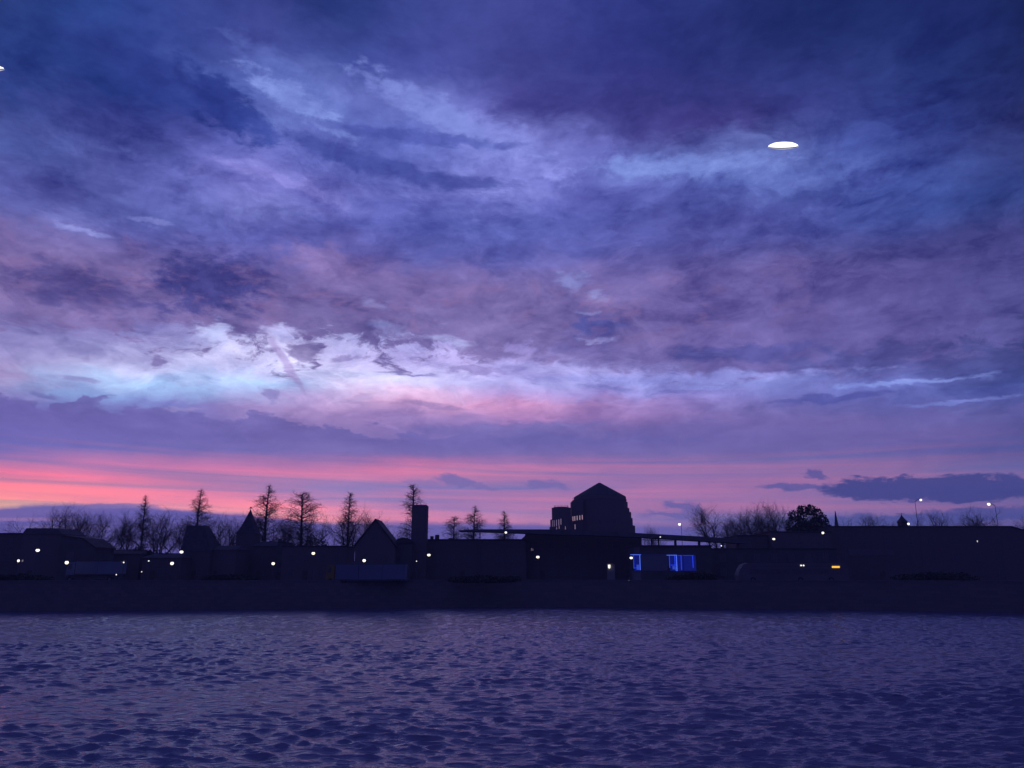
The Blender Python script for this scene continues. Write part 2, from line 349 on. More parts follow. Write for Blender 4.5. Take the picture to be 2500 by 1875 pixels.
# tone inside the cloud: billows overhead, none in the calm low bands
puff3 = noise(comb(mth('ADD', mth('MULTIPLY', AZ, 0.045), mth('MULTIPLY', chan(n_mid, 1), 0.5)), mth('ADD', mth('MULTIPLY', EL, 0.10), mth('MULTIPLY', chan(n_mid, 0), 0.3))), 2.6, 9.0, 0.63, 0.0)
edge = mth('SUBTRACT', mrange(chan(puff3, 0), -0.09, 0.07, 0.0, 1.0, True), 0.5)      # clear cut between thick and thin cloud
bil = mth('ADD', mth('ADD', mth('MULTIPLY', chan(n_mid, 2), 0.7), mth('MULTIPLY', edge, 0.26)), mth('ADD', mth('MULTIPLY', chan(n_puff, 2), 1.3), mth('MULTIPLY', chan(n_fine, 2), 0.5)))
bil = mth('MULTIPLY', bil, mrange(EL, 6.5, 15.0, 0.08, 0.9, True))
bil = mth('MULTIPLY', bil, mrange(EL, 27.0, 37.0, 1.0, 0.45, True))
bil = mth('SUBTRACT', bil, mth('MULTIPLY', mrange(EL, 15.0, 19.0, 0.0, 1.0, True), mrange(AZ, 0.0, 22.0, 0.12, 0.22)))
col = mixc(1.0, col, comb(mth('ADD', bil, 1.0), mth('ADD', bil, 1.0), mth('ADD', mth('MULTIPLY', bil, 0.7), 1.0)), 'MULTIPLY')
# rose light caught on the undersides
col = mixc(mth('MULTIPLY', mrange(chan(n_puff, 1), 0.0, 0.16, 0.0, 0.34, True), mth('MULTIPLY', mrange(EL, 15.5, 18.5), mrange(EL, 20.0, 23.5, 1.0, 0.0))), col, mixc(mrange(AZ, 10.0, 30.0), lin((150, 116, 166)), lin((84, 82, 150))))
# the rest of the dome, behind the camera: plain blue dusk cloud
back = mixc(mrange(EL, 0.0, 50.0), lin((60, 64, 138)), lin((50, 58, 128)))
back = mixc(mth('MULTIPLY', mrange(n_big.outputs['Fac'], 0.35, 0.65), 0.5), back, lin((50, 56, 124)))
col = mixc(mrange(mth('ABSOLUTE', AZ), 44.0, 85.0, 0.0, 1.0, True), col, back)
col = mixc(mrange(EL, 40.0, 58.0, 0.0, 1.0, True), col, lin((66, 68, 142)))
col = mixc(mrange(EL, -2.0, -8.0), col, lin((20, 20, 40)))
bg = nd('ShaderNodeBackground')
WT.links.new(col, bg.inputs[0])
bg.inputs[1].default_value = 1.0
sky_t = nd('ShaderNodeTexSky', sky_type='NISHITA')
sky_t.sun_disc = False
sky_t.sun_elevation = R(-6.0)
sky_t.sun_rotation = R(SUN_AZ)
bg2 = nd('ShaderNodeBackground')
WT.links.new(sky_t.outputs[0], bg2.inputs[0])
bg2.inputs[1].default_value = 0.02
add = nd('ShaderNodeAddShader')
WT.links.new(bg.outputs[0], add.inputs[0]); WT.links.new(bg2.outputs[0], add.inputs[1])
wo = nd('ShaderNodeOutputWorld')
WT.links.new(add.outputs[0], wo.inputs[0])
world.cycles.sampling_method = 'MANUAL'
world.cycles.sample_map_resolution = 512

# ------------------------------------------------------------------ helpers
def mat(name, color, rough=0.8, var=0.25, scale=0.6, bump=0.0, metallic=0.0, spec=0.3):
    m = bpy.data.materials.new(name); m.use_nodes = True
    nt = m.node_tree; b = nt.nodes['Principled BSDF']
    t = nt.nodes.new('ShaderNodeTexCoord')
    n = nt.nodes.new('ShaderNodeTexNoise'); n.inputs['Scale'].default_value = scale; n.inputs['Detail'].default_value = 6
    nt.links.new(t.outputs['Object'], n.inputs['Vector'])
    r = nt.nodes.new('ShaderNodeValToRGB')
    r.color_ramp.elements[0].position = 0.3; r.color_ramp.elements[1].position = 0.7
    r.color_ramp.elements[0].color = (*[c * (1 - var) for c in color], 1)
    r.color_ramp.elements[1].color = (*[min(1, c * (1 + var)) for c in color], 1)
    nt.links.new(n.outputs['Fac'], r.inputs[0]); nt.links.new(r.outputs[0], b.inputs['Base Color'])
    b.inputs['Roughness'].default_value = rough; b.inputs['Metallic'].default_value = metallic
    b.inputs['Specular IOR Level'].default_value = spec
    if bump:
        bp = nt.nodes.new('ShaderNodeBump'); bp.inputs['Strength'].default_value = bump
        nt.links.new(n.outputs['Fac'], bp.inputs['Height']); nt.links.new(bp.outputs[0], b.inputs['Normal'])
    return m
def brick_mat(name, c1, c2, mortar, scale=1.0, bw=0.5, rh=0.22):
    m = bpy.data.materials.new(name); m.use_nodes = True
    nt = m.node_tree; b = nt.nodes['Principled BSDF']
    t = nt.nodes.new('ShaderNodeTexCoord')
    s = nt.nodes.new('ShaderNodeSeparateXYZ'); nt.links.new(t.outputs['Object'], s.inputs[0])
    a = nt.nodes.new('ShaderNodeMath'); a.operation = 'ADD'
    nt.links.new(s.outputs[0], a.inputs[0]); nt.links.new(s.outputs[1], a.inputs[1])
    c = nt.nodes.new('ShaderNodeCombineXYZ'); nt.links.new(a.outputs[0], c.inputs[0]); nt.links.new(s.outputs[2], c.inputs[1])
    k = nt.nodes.new('ShaderNodeTexBrick')
    k.inputs['Color1'].default_value = (*c1, 1); k.inputs['Color2'].default_value = (*c2, 1); k.inputs['Mortar'].default_value = (*mortar, 1)
    k.inputs['Scale'].default_value = scale; k.inputs['Brick Width'].default_value = bw; k.inputs['Row Height'].default_value = rh
    k.inputs['Mortar Size'].default_value = 0.012
    nt.links.new(c.outputs[0], k.inputs['Vector']); nt.links.new(k.outputs['Color'], b.inputs['Base Color'])
    b.inputs['Roughness'].default_value = 0.85; b.inputs['Specular IOR Level'].default_value = 0.2
    return m
def glow(name, color, strength):
    m = bpy.data.materials.new(name); m.use_nodes = True
    b = m.node_tree.nodes['Principled BSDF']
    b.inputs['Base Color'].default_value = (*color, 1)
    b.inputs['Emission Color'].default_value = (*color, 1)
    b.inputs['Emission Strength'].default_value = strength
    b.inputs['Roughness'].default_value = 0.4
    return m
M = {
 'brick': brick_mat('red_brick', (0.15, 0.12, 0.12), (0.17, 0.13, 0.125), (0.17, 0.16, 0.16)),
 'darkbrick': brick_mat('dark_brick', (0.13, 0.105, 0.105), (0.15, 0.12, 0.115), (0.15, 0.14, 0.14)),
 'plaster': mat('grey_plaster', (0.10, 0.095, 0.095), 0.9, 0.15, 0.4),
 'stone': brick_mat('quay_stone', (0.15, 0.135, 0.12), (0.19, 0.17, 0.15), (0.11, 0.10, 0.10), 1.0, 1.2, 0.55),
 'coping': mat('coping_stone', (0.16, 0.15, 0.145), 0.9, 0.2, 0.8, 0.2),
 'slate': mat('slate_roof', (0.06, 0.06, 0.065), 0.8, 0.3, 1.5, 0.3),
 'tile': mat('clay_tiles', (0.085, 0.06, 0.05), 0.8, 0.3, 1.2, 0.3),
 'felt': mat('roof_felt', (0.06, 0.06, 0.06), 0.9, 0.2, 0.7),
 'frame': mat('window_frame', (0.15, 0.14, 0.14), 0.6, 0.1, 2.0),
 'glass': mat('window_glass', (0.10, 0.09, 0.09), 0.5, 0.2, 1.0, spec=0.5),
 'concrete': mat('deck_concrete', (0.12, 0.12, 0.12), 0.85, 0.2, 0.5, 0.1),
 'steel': mat('painted_steel', (0.09, 0.09, 0.10), 0.5, 0.2, 2.0, metallic=0.3),
 'pole': mat('lamp_pole', (0.10, 0.10, 0.11), 0.5, 0.2, 2.0, metallic=0.4),
 'bark': mat('bark', (0.075, 0.06, 0.05), 0.95, 0.4, 2.0, 0.4),
 'twig': mat('twigs', (0.085, 0.065, 0.055), 0.95, 0.3, 1.0),
 'leaf': mat('dark_leaves', (0.035, 0.05, 0.025), 0.7, 0.5, 0.5),
 'hedge': mat('hedge_leaves', (0.05, 0.06, 0.035), 0.8, 0.5, 0.5),
 'ground': mat('bank_ground', (0.13, 0.12, 0.10), 0.95, 0.3, 0.08, 0.1),
 'asphalt': mat('asphalt', (0.05, 0.05, 0.052), 0.9, 0.2, 0.5),
 'paving': mat('pavement', (0.22, 0.21, 0.20), 0.9, 0.2, 0.8),
 'paint': mat('road_paint', (0.75, 0.75, 0.72), 0.8, 0.1, 1.0),
 'hill': mat('hill_grass', (0.07, 0.07, 0.05), 0.95, 0.3, 0.01),
 'trailer': mat('pale_blue_panel', (0.16, 0.175, 0.23), 0.7, 0.12, 0.25),
 'cab': mat('yellow_paint', (0.26, 0.17, 0.04), 0.6, 0.1, 0.6),
 'vanpanel': mat('grey_blue_panel', (0.17, 0.20, 0.25), 0.7, 0.15, 0.3),
 'buspanel': mat('light_grey_panel', (0.15, 0.135, 0.13), 0.7, 0.15, 0.3),
 'rubber': mat('tyre_rubber', (0.02, 0.02, 0.02), 0.9, 0.2, 2.0),
 'pale': mat('pale_render', (0.22, 0.21, 0.205), 0.9, 0.2, 0.9, 0.1),
 'gate': mat('dark_timber', (0.10, 0.08, 0.07), 0.8, 0.3, 1.0),
 'lit': glow('lamp_light', (1.0, 0.93, 0.72), 1.7),
 'litsmall': glow('small_lamp_light', (1.0, 0.95, 0.85), 1.3),
 'amber': glow('amber_light', (1.0, 0.55, 0.06), 1.25),
 'blue': glow('blue_light', (0.03, 0.08, 1.0), 0.75),
 'bluewhite': glow('pale_blue_light', (0.10, 0.20, 1.0), 0.85),
 'bluedim': glow('dim_blue_light', (0.015, 0.025, 0.25), 0.30),
 'bluepane': glow('blue_lit_glass', (0.008, 0.018, 0.26), 0.40),
 'rosy': glow('rosy_sky_glow', (0.78, 0.50, 0.56), 0.42),  # emission put in for sky glow in the round building's slits
 'ceiling': glow('reflected_lamp_light', (1.0, 0.99, 0.92), 1.5),
 'rim': glow('reflected_lamp_rim', (0.70, 0.72, 0.85), 0.6),
 'rosydim': glow('dim_rosy_glow', (0.60, 0.42, 0.55), 0.28),
 'litdim': glow('dim_lamp_light', (1.0, 0.9, 0.6), 0.12),
 'bluepane2': glow('dark_blue_glass', (0.010, 0.012, 0.06), 0.3),
 'bluescreen': glow('blue_screen', (0.06, 0.13, 0.85), 0.45),
 'pale2': mat('worn_pale_panel', (0.155, 0.14, 0.14), 0.9, 0.2, 0.5),
 'skyglass': mat('skylight_glass', (0.75, 0.76, 0.80), 0.35, 0.1, 1.0),  # pale base colour stands in for sky mirrored in the glass
 'ringgap': mat('reflected_lamp_gap', (0.18, 0.18, 0.17), 0.5, 0.1, 5.0),
}

class MB:
    def __init__(s): s.v, s.f = [], []
    def add(s, v, f):
        o = len(s.v); s.v += [tuple(p) for p in v]; s.f += [tuple(i + o for i in q) for q in f]; return s
    def box(s, x0, x1, y0, y1, z0, z1):
        return s.add([(x0,y0,z0),(x1,y0,z0),(x1,y1,z0),(x0,y1,z0),(x0,y0,z1),(x1,y0,z1),(x1,y1,z1),(x0,y1,z1)],
                     [(3,2,1,0),(4,5,6,7),(0,1,5,4),(1,2,6,5),(2,3,7,6),(3,0,4,7)])
    def prism(s, poly, y0, y1):
        """outline in x,z pushed from y0 back to y1"""
        n = len(poly)
        v = [(x, y0, z) for x, z in poly] + [(x, y1, z) for x, z in poly]
        return s.add(v, [tuple(range(n)), tuple(range(2*n-1, n-1, -1))] + [(i, i+n, (i+1) % n + n, (i+1) % n) for i in range(n)])
    def lathe(s, cx, cy, prof, n=24, a0=0.0):
        v, f = [], []
        for r, z in prof:
            for i in range(n):
                a = a0 + 2 * math.pi * i / n
                v.append((cx + r * math.cos(a), cy + r * math.sin(a), z))
        for k in range(len(prof) - 1):
            for i in range(n):
                j = (i + 1) % n
                f.append((k*n+i, k*n+j, (k+1)*n+j, (k+1)*n+i))
        f.append(tuple(range(n-1, -1, -1))); f.append(tuple(range((len(prof)-1)*n, len(prof)*n)))
        return s.add(v, f)
    def tube(s, p0, p1, r0, r1, n=6):
        p0, p1 = np.array(p0, float), np.array(p1, float)
        d = p1 - p0; d /= np.linalg.norm(d) + 1e-9
        u = np.cross(d, (0, 0, 1) if abs(d[2]) < 0.9 else (1, 0, 0)); u /= np.linalg.norm(u); w = np.cross(d, u)
        v = []
        for p, r in ((p0, r0), (p1, r1)):
            for i in range(n):
                a = 2 * math.pi * i / n
                v.append(tuple(p + r * (math.cos(a) * u + math.sin(a) * w)))
        f = [(i, (i+1) % n, (i+1) % n + n, i + n) for i in range(n)] + [tuple(range(n-1, -1, -1)), tuple(range(n, 2*n))]
        return s.add(v, f)
    def hip(s, x0, x1, y0, y1, z0, z1, rx0, rx1, ry0, ry1):
        return s.add([(x0,y0,z0),(x1,y0,z0),(x1,y1,z0),(x0,y1,z0),(rx0,ry0,z1),(rx1,ry0,z1),(rx1,ry1,z1),(rx0,ry1,z1)],
                     [(3,2,1,0),(4,5,6,7),(0,1,5,4),(1,2,6,5),(2,3,7,6),(3,0,4,7)])
    def ball(s, c, rx, ry, rz, nu=12, nv=8):
        v, f = [], []
        for j in range(1, nv):
            t = math.pi * j / nv
            for i in range(nu):
                a = 2 * math.pi * i / nu
                v.append((c[0]+rx*math.sin(t)*math.cos(a), c[1]+ry*math.sin(t)*math.sin(a), c[2]+rz*math.cos(t)))
        for j in range(nv - 2):
            for i in range(nu):
                k = (i+1) % nu
                f.append((j*nu+i, (j+1)*nu+i, (j+1)*nu+k, j*nu+k))
        v += [(c[0],c[1],c[2]+rz),(c[0],c[1],c[2]-rz)]; a, b = len(v)-2, len(v)-1
        for i in range(nu):
            k = (i+1) % nu
            f += [(a, i, k), (b, (nv-2)*nu+k, (nv-2)*nu+i)]
        return s.add(v, f)
    def build(s, name, m, parent=None, smooth=False):
        me = bpy.data.meshes.new(name)
        off = np.array(wloc(parent)) if parent else np.zeros(3)
        me.from_pydata([tuple(np.array(p) - off) for p in s.v], [], s.f)
        if smooth: me.polygons.foreach_set('use_smooth', [True] * len(me.polygons))
        if m: me.materials.append(m)
        o = bpy.data.objects.new(name, me); COL.objects.link(o)
        if parent: o.parent = parent
        return o
def wloc(o):
    p = np.zeros(3)
    while o: p += np.array(o.location); o = o.parent
    return p
def thing(name, loc, label, cat, group=None):
    o = bpy.data.objects.new(name, None); COL.objects.link(o)
    o.location = loc; o.empty_display_size = 0.5
    o['label'] = label; o['category'] = cat
    if group: o['group'] = group
    return o
def tag(o, label, cat, group=None):
    o['label'] = label; o['category'] = cat
    if group: o['group'] = group
    return o
def copy_tree(o, parent=None):
    c = o.copy(); COL.objects.link(c)
    if parent: c.parent = parent
    for ch in list(o.children): copy_tree(ch, c)
    return c
def np_mesh(name, v, f, m, smooth=False):
    """v (n,3), f (k,4) arrays"""
    me = bpy.data.meshes.new(name)
    me.vertices.add(len(v)); me.vertices.foreach_set('co', np.asarray(v, np.float32).ravel())
    k = f.shape[1]
    me.loops.add(f.size); me.loops.foreach_set('vertex_index', f.astype(np.int32).ravel())
    me.polygons.add(len(f)); me.polygons.foreach_set('loop_start', np.arange(0, f.size, k, dtype=np.int32))
    me.polygons.foreach_set('loop_total', np.full(len(f), k, np.int32))
    me.polygons.foreach_set('use_smooth', np.full(len(f), smooth, bool))
    me.update(); me.validate()
    me.materials.append(m)
    return me

# ------------------------------------------------------------------ river, banks, hills
GZ = 4.4
BANK = [on_water(*p) for p in ((0,1493),(250,1491),(500,1489),(950,1484.5),(1350,1482.5),(1700,1486),(2100,1489),(2500,1496.5))]
BANK = [(-600, BANK[0][1] - 60), (-250, BANK[0][1] - 22)] + BANK + [(250, BANK[-1][1] - 22), (600, BANK[-1][1] - 60)]
def bank_y(x): return float(np.interp(x, [p[0] for p in BANK], [p[1] for p in BANK]))

rng = np.random.default_rng(7)
nu, nr = 1200, 1150
uin = np.linspace(-0.92, 0.92, nu)
uu = np.concatenate([[-4.3, -3, -2.2, -1.5, -1.15], uin, [1.15, 1.5, 2.2, 3, 4.3]])
rr = np.exp(np.linspace(math.log(14.0), math.log(150.0), nr))
rr = np.concatenate([[2.5, 5.0, 8.0, 11.0], rr])
UU, RR = np.meshgrid(uu, rr)
PX, PY = UU * (RR + 4.0), RR.copy()
H = np.zeros_like(PX); DX = np.zeros_like(PX); DY = np.zeros_like(PX)
def patch(px, py, sc, seed):
    g = np.random.default_rng(seed); out = np.zeros_like(px)
    for _ in range(9):
        a = g.uniform(0, 2*math.pi); k = g.uniform(0.5, 1.6) / sc
        out += np.sin(k * (px * math.cos(a) * 0.45 + py * math.sin(a)) + g.uniform(0, 6.28))
    return out / 3.0
groups = np.clip(0.95 + 0.32 * patch(PX, PY, 7.0, 3), 0.35, 1.7)
groups2 = np.clip(0.95 + 0.30 * patch(PX, PY, 3.2, 5), 0.4, 1.7)
NW = 130
lam = np.exp(rng.uniform(math.log(0.22), math.log(1.7), NW))
for L in lam:
    th = R(-100) + rng.normal(0, 0.30 if L < 0.7 else 0.42)
    k = 2 * math.pi / L
    slope = 0.036 * (0.85 if L > 1.2 else 1.0)
    amp = slope / k * (groups if L > 1.2 else groups2)
    # waves finer than the grid there is dense enough for are left to the bump map
    cell = np.maximum(0.0021 * RR, 0.02)
    amp = amp * np.clip((L / cell - 2.5) / 3.0, 0, 1)
    ph = k * (PX * math.cos(th) + PY * math.sin(th)) + rng.uniform(0, 6.28)
    H += amp * np.cos(ph)
    DX -= 1.0 * amp * math.cos(th) * np.sin(ph); DY -= 1.0 * amp * math.sin(th) * np.sin(ph)
fade = np.clip((RR - 12.0) / 4.0, 0, 1) * np.clip((1.1 - np.abs(UU)) / 0.15, 0, 1)
H *= fade; DX *= fade; DY *= fade
V = np.stack([PX + DX, PY + DY, H], -1).reshape(-1, 3)
nc = len(uu); nrow = len(rr)
ii = (np.arange(nrow - 1)[:, None] * nc + np.arange(nc - 1)[None, :]).ravel()
Fq = np.stack([ii, ii + 1, ii + 1 + nc, ii + nc], -1)
wm = bpy.data.materials.new('river_water'); wm.use_nodes = True
nt = wm.node_tree; b = nt.nodes['Principled BSDF']
b.inputs['Base Color'].default_value = (0.092, 0.085, 0.175, 1)
b.inputs['Roughness'].default_value = 0.10
b.inputs['IOR'].default_value = 2.1
g = nt.nodes.new('ShaderNodeNewGeometry')
mp = nt.nodes.new('ShaderNodeMapping'); mp.inputs['Scale'].default_value = (0.38, 1.5, 1.0)
nt.links.new(g.outputs['Position'], mp.inputs[0])
bumps = None
for sc_, dist, stg in ((2.2, 0.11, 0.9), (6.5, 0.035, 0.9)):
    n = nt.nodes.new('ShaderNodeTexNoise'); n.inputs['Scale'].default_value = sc_; n.inputs['Detail'].default_value = 4; n.inputs['Distortion'].default_value = 0.4
    nt.links.new(mp.outputs[0], n.inputs['Vector'])
    bp = nt.nodes.new('ShaderNodeBump'); bp.inputs['Distance'].default_value = dist; bp.inputs['Strength'].default_value = stg
    nt.links.new(n.outputs['Fac'], bp.inputs['Height'])
    if bumps: nt.links.new(bumps, bp.inputs['Normal'])
    bumps = bp.outputs[0]
nt.links.new(bumps, b.inputs['Normal'])
river = bpy.data.objects.new('river', np_mesh('river', V, Fq, wm, True)); COL.objects.link(river)
river['kind'] = 'structure'

def strip(name, off0, off1, z, m):
    mb = MB()
    pts = BANK
    for (xa, ya), (xb, yb) in zip(pts[:-1], pts[1:]):
        o = len(mb.v)
        mb.v += [(xa, ya+off0, z), (xb, yb+off0, z), (xb, yb+off1, z), (xa, ya+off1, z)]
        mb.f.append((o, o+1, o+2, o+3))
    o = mb.build(name, m); o['kind'] = 'structure'
    return o
gm = MB()
gv = [(x, y + 0.9, GZ) for x, y in BANK] + [(690, 50, GZ), (690, 690, GZ), (-690, 690, GZ), (-690, 50, GZ)]
gm.v = gv; gm.f = [tuple(range(len(gv)))]
go = gm.build('ground', M['ground']); go['kind'] = 'structure'
strip('road', 5.0, 12.0, GZ + 0.004, M['asphalt'])
pv = MB()
for (xa, ya), (xb, yb) in zip(BANK[:-1], BANK[1:]):
    pv.add([(xa,ya+2.0,GZ),(xb,yb+2.0,GZ),(xb,yb+4.9,GZ),(xa,ya+4.9,GZ),(xa,ya+2.0,GZ+.13),(xb,yb+2.0,GZ+.13),(xb,yb+4.9,GZ+.13),(xa,ya+4.9,GZ+.13)],
           [(4,5,6,7),(0,1,5,4),(2,3,7,6)])
o = pv.build('pavement', M['paving']); o['kind'] = 'structure'
lm = MB()
for i in range(70):
    x = -140 + i * 4.0
    lm.v += [(x, bank_y(x)+8.42, GZ+.008), (x+2, bank_y(x+2)+8.42, GZ+.008), (x+2, bank_y(x+2)+8.57, GZ+.008), (x, bank_y(x)+8.57, GZ+.008)]
    lm.f.append((4*i, 4*i+1, 4*i+2, 4*i+3))
o = lm.build('road_markings', M['paint']); o['kind'] = 'structure'
nb = MB().add([(-690,-90,3.0),(690,-90,3.0),(690,3.0,3.0),(-690,3.0,3.0),(-690,3.0,-1.0),(690,3.0,-1.0)], [(0,1,2,3),(3,2,5,4)])
o = nb.build('near_bank', M['paving']); o['kind'] = 'structure'

qw = thing('quay_wall', (0, bank_y(0), 0), 'long dark stone quay wall rising from the river along the far bank', 'wall')
a, c = MB(), MB()
for (xa, ya), (xb, yb) in zip(BANK[:-1], BANK[1:]):
    a.add([(xa,ya,-1.2),(xb,yb,-1.2),(xb,yb+.35,GZ+.3),(xa,ya+.35,GZ+.3),(xa,ya+.95,-1.2),(xb,yb+.95,-1.2),(xb,yb+.95,GZ+.3),(xa,ya+.95,GZ+.3)],
          [(0,1,2,3),(3,2,6,7),(5,4,7,6)])
    c.add([(xa,ya+.25,GZ+.303),(xb,yb+.25,GZ+.303),(xb,yb+1.05,GZ+.303),(xa,ya+1.05,GZ+.303),(xa,ya+.25,GZ+.48),(xb,yb+.25,GZ+.48),(xb,yb+1.05,GZ+.48),(xa,ya+1.05,GZ+.48)],
          [(3,2,1,0),(4,5,6,7),(0,1,5,4),(2,3,7,6)])
a.build('wall', M['stone'], qw); c.build('coping', M['coping'], qw)

# low wooded hills that close the horizon
hx = np.linspace(-900, 900, 181)
hp = 15 + 4*np.sin(hx/130.0+1.0) + 2.5*np.sin(hx/47.0) + 1.0*np.sin(hx/13.0) + 0.7*np.sin(hx/7.3)
hm = MB()
ys = [430, 470, 520, 580, 680]; hs = [0.0, 0.55, 0.9, 1.0, 0.0]
for y, k in zip(ys, hs):
    for x, h in zip(hx, hp): hm.v.append((float(x*.76), y, float(GZ - 0.5 + (h - GZ) * k + (0.5 if 0 < k < 1 else 0))))
n = len(hx)
for r_ in range(4):
    for i in range(n-1): hm.f.append((r_*n+i, r_*n+i+1, (r_+1)*n+i+1, (r_+1)*n+i))
o = hm.build('hills', M['hill'], smooth=True); o['kind'] = 'structure'

# ------------------------------------------------------------------ buildings
WIN = {}
def add_window(parent, x, y, z, w=1.1, h=1.5, m=None, name='window'):
    """a framed window standing proud of a wall that faces the river"""
    key = (round(w, 2), round(h, 2), m.name if m else '')
    off = wloc(parent)
    if key not in WIN:
        f = MB(); t = 0.09
        f.box(-w/2-t, -w/2, -.06, 0, -t, h+t).box(w/2, w/2+t, -.06, 0, -t, h+t).box(-w/2, w/2, -.06, 0, h, h+t)
        f.box(-w/2, w/2, -.10, 0, -t, 0)
        if not m: f.box(-.03, .03, -.05, -.005, 0, h)
        p = MB().box(-w/2+.002, w/2-.002, -.03, -.004, .002, h-.002)
        WIN[key] = (f, p)
        fo = f.build(name, M['frame']); po = p.build('pane', m or M['glass'])
        WIN[key] = (fo.data, po.data)
        bpy.data.objects.remove(fo); bpy.data.objects.remove(po)
    fd, pd = WIN[key]
    fo = bpy.data.objects.new(name, fd); COL.objects.link(fo); fo.parent = parent
    fo.location = (x - off[0], y - off[1], z - off[2])
    po = bpy.data.objects.new('pane', pd); COL.objects.link(po); po.parent = fo
    return fo
def window_rows(parent, x0, x1, y, z0, z1, step=3.2, storey=3.1, w=1.1, h=1.5):
    z = z0 + 1.1
    while z + h + 0.3 < z1:
        n = max(1, int((x1 - x0 - 0.8) / step))
        for i in range(n):
            add_window(parent, x0 + (x1 - x0) * (i + 0.5) / n, y, z, w, h)
        z += storey
def door(parent, x, y, w=1.1, h=2.2):
    d = MB().box(x-w/2, x+w/2, y-.05, y-.003, GZ+.05, GZ+h).build('door', M['gate'], parent)
    MB().box(x+w/2-.2, x+w/2-.12, y-.10, y-.052, GZ+1.0, GZ+1.14).build('handle', M['frame'], d)
def px_span(xa, xb, D): return at(xa, 1330, D)[0], at(xb, 1330, D)[0]
def zpx(y, D, x=1250): return at(x, y, D)[2]

def flat_house(name, label, xa, xb, y, D, depth=9.0, wall='brick', group=None, cat='building', parapet=True, rows=True):
    x0, x1 = px_span(xa, xb, D); z = zpx(y, D, (xa+xb)/2)
    t = thing(name, ((x0+x1)/2, D, GZ), label, cat, group)
    MB().box(x0, x1, D, D+depth, GZ, z - .35).build('wall', M[wall], t)
    r = MB().box(x0-.15, x1+.15, D-.15, D+depth+.15, z-.347, z-.05)
    if parapet: r.box(x0-.15, x1+.15, D-.15, D+.1, z-.05, z)
    r.build('roof', M['felt'], t)
    if rows: window_rows(t, x0+.6, x1-.6, D, GZ, z-.5)
    door(t, x0 + (x1-x0)*0.37, D)
    return t, x0, x1, z
def ridge_house(name, label, xa, xb, y_eave, y_ridge, D, depth=9.0, wall='brick', roof='tile', inset=0.0, group=None, over=.25):
    x0, x1 = px_span(xa, xb, D); ze = zpx(y_eave, D, (xa+xb)/2); zr = zpx(y_ridge, D, (xa+xb)/2)
    t = thing(name, ((x0+x1)/2, D, GZ), label, 'building', group)
    MB().box(x0, x1, D, D+depth, GZ, ze).build('wall', M[wall], t)
    ym = D + depth/2
    r = MB().hip(x0-over, x1+over, D-.3, D+depth+.3, ze+.003, zr, x0+inset, x1-inset, ym-.05, ym+.05).build('roof', M[roof], t)
    window_rows(t, x0+.5, x1-.5, D, GZ, ze)
    door(t, x0 + (x1-x0)*0.3, D)
    return t, x0, x1, zr, r
def chimney(parent, x, y, z0, z1, w=.7, pots=0):
    c = MB().box(x-w/2, x+w/2, y-.4, y+.4, z0, z1).build('chimney', M['darkbrick'], parent)
    for i in range(pots):
        px_ = x + (i - (pots-1)/2) * .4
        MB().lathe(px_, y, [(.13, z1+.002), (.15, z1+.15), (.11, z1+.5)], 8).build('chimney_pot', M['tile'], c)
    return c

# left edge
flat_house('flat_roofed_house', 'long low dark house with a flat roof at the left edge of the town', -140, 52, 1301, 168, 10, 'darkbrick')
t = thing('mansard_house', (at(98, 1330, 162)[0], 162, GZ), 'dark house with a flat topped steep mansard roof at the far left', 'building')
x0, x1 = px_span(52, 148, 162); D = 162
MB().box(x0, x1, D, D+9, GZ, zpx(1304, D, 98)).build('wall', M['brick'], t)
MB().hip(x0-.1, x1+.25, D-.2, D+9.2, zpx(1304, D, 98)+.003, zpx(1289, D, 98), at(60,1289,D)[0], at(134,1289,D)[0], D+.7, D+8.3).build('roof', M['slate'], t)
window_rows(t, x0+.5, x1-.5, D, GZ, zpx(1304, D, 98)); door(t, x0+2.5, D)
chimney(t, at(54,1300,D)[0]+.1, D+7, zpx(1304,D)+.01, zpx(1297,D), .6)
D = 160
xa, xb, xc = at(149,1310,D)[0], at(205,1312,D)[0], at(232,1330,D)[0]
t = thing('lean_to_house', ((xa+xc)/2, D, GZ), 'low dark house whose roof slopes down beside the mansard house', 'building')
z1, z2, z3 = zpx(1305,D,149), zpx(1313,D,205), zpx(1334,D,232)
MB().prism([(xa,GZ),(xc,GZ),(xc,z3-.3),(xb,z2-.3),(xa,z1-.3)], D, D+8).build('wall', M['plaster'], t)
MB().prism([(xa-.002,z1-.297),(xb,z2-.297),(xc+.2,z3-.397),(xc+.2,z3-.1),(xb,z2),(xa-.002,z1)], D-.2, D+8.2).build('roof', M['tile'], t)
window_rows(t, xa+.5, xb-.3, D, GZ, z2); door(t, xb+1.0, D)

ridge_house('row_house', 'low row house with a ridged roof behind the mounded shrubs at left', 232, 345, 1352, 1340, 172, 9, 'brick', 'tile', 1.0)
ridge_house('row_house', 'low row house left of the steep tower shaped house', 352, 444, 1362, 1349, 170, 9, 'darkbrick', 'slate', 1.0)
# steep house with a tall cropped roof
D = 176
x0, x1 = px_span(444, 514, D)
t = thing('steep_roofed_house', ((x0+x1)/2, D, GZ), 'dark house with a very tall steep roof cut flat on top', 'building')
ze = zpx(1347, D, 480)
MB().box(x0, x1, D, D+8, GZ, ze).build('wall', M['darkbrick'], t)
r = MB().hip(x0-.1, x1+.2, D-.2, D+8.2, ze+.003, zpx(1281,D,465), at(445,1281,D)[0], at(489,1281,D)[0], D+2.6, D+5.4).build('roof', M['slate'], t)
add_window(t, x0+2, D, GZ+1.2); add_window(t, x1-2, D, GZ+1.2); door(t, (x0+x1)/2, D)
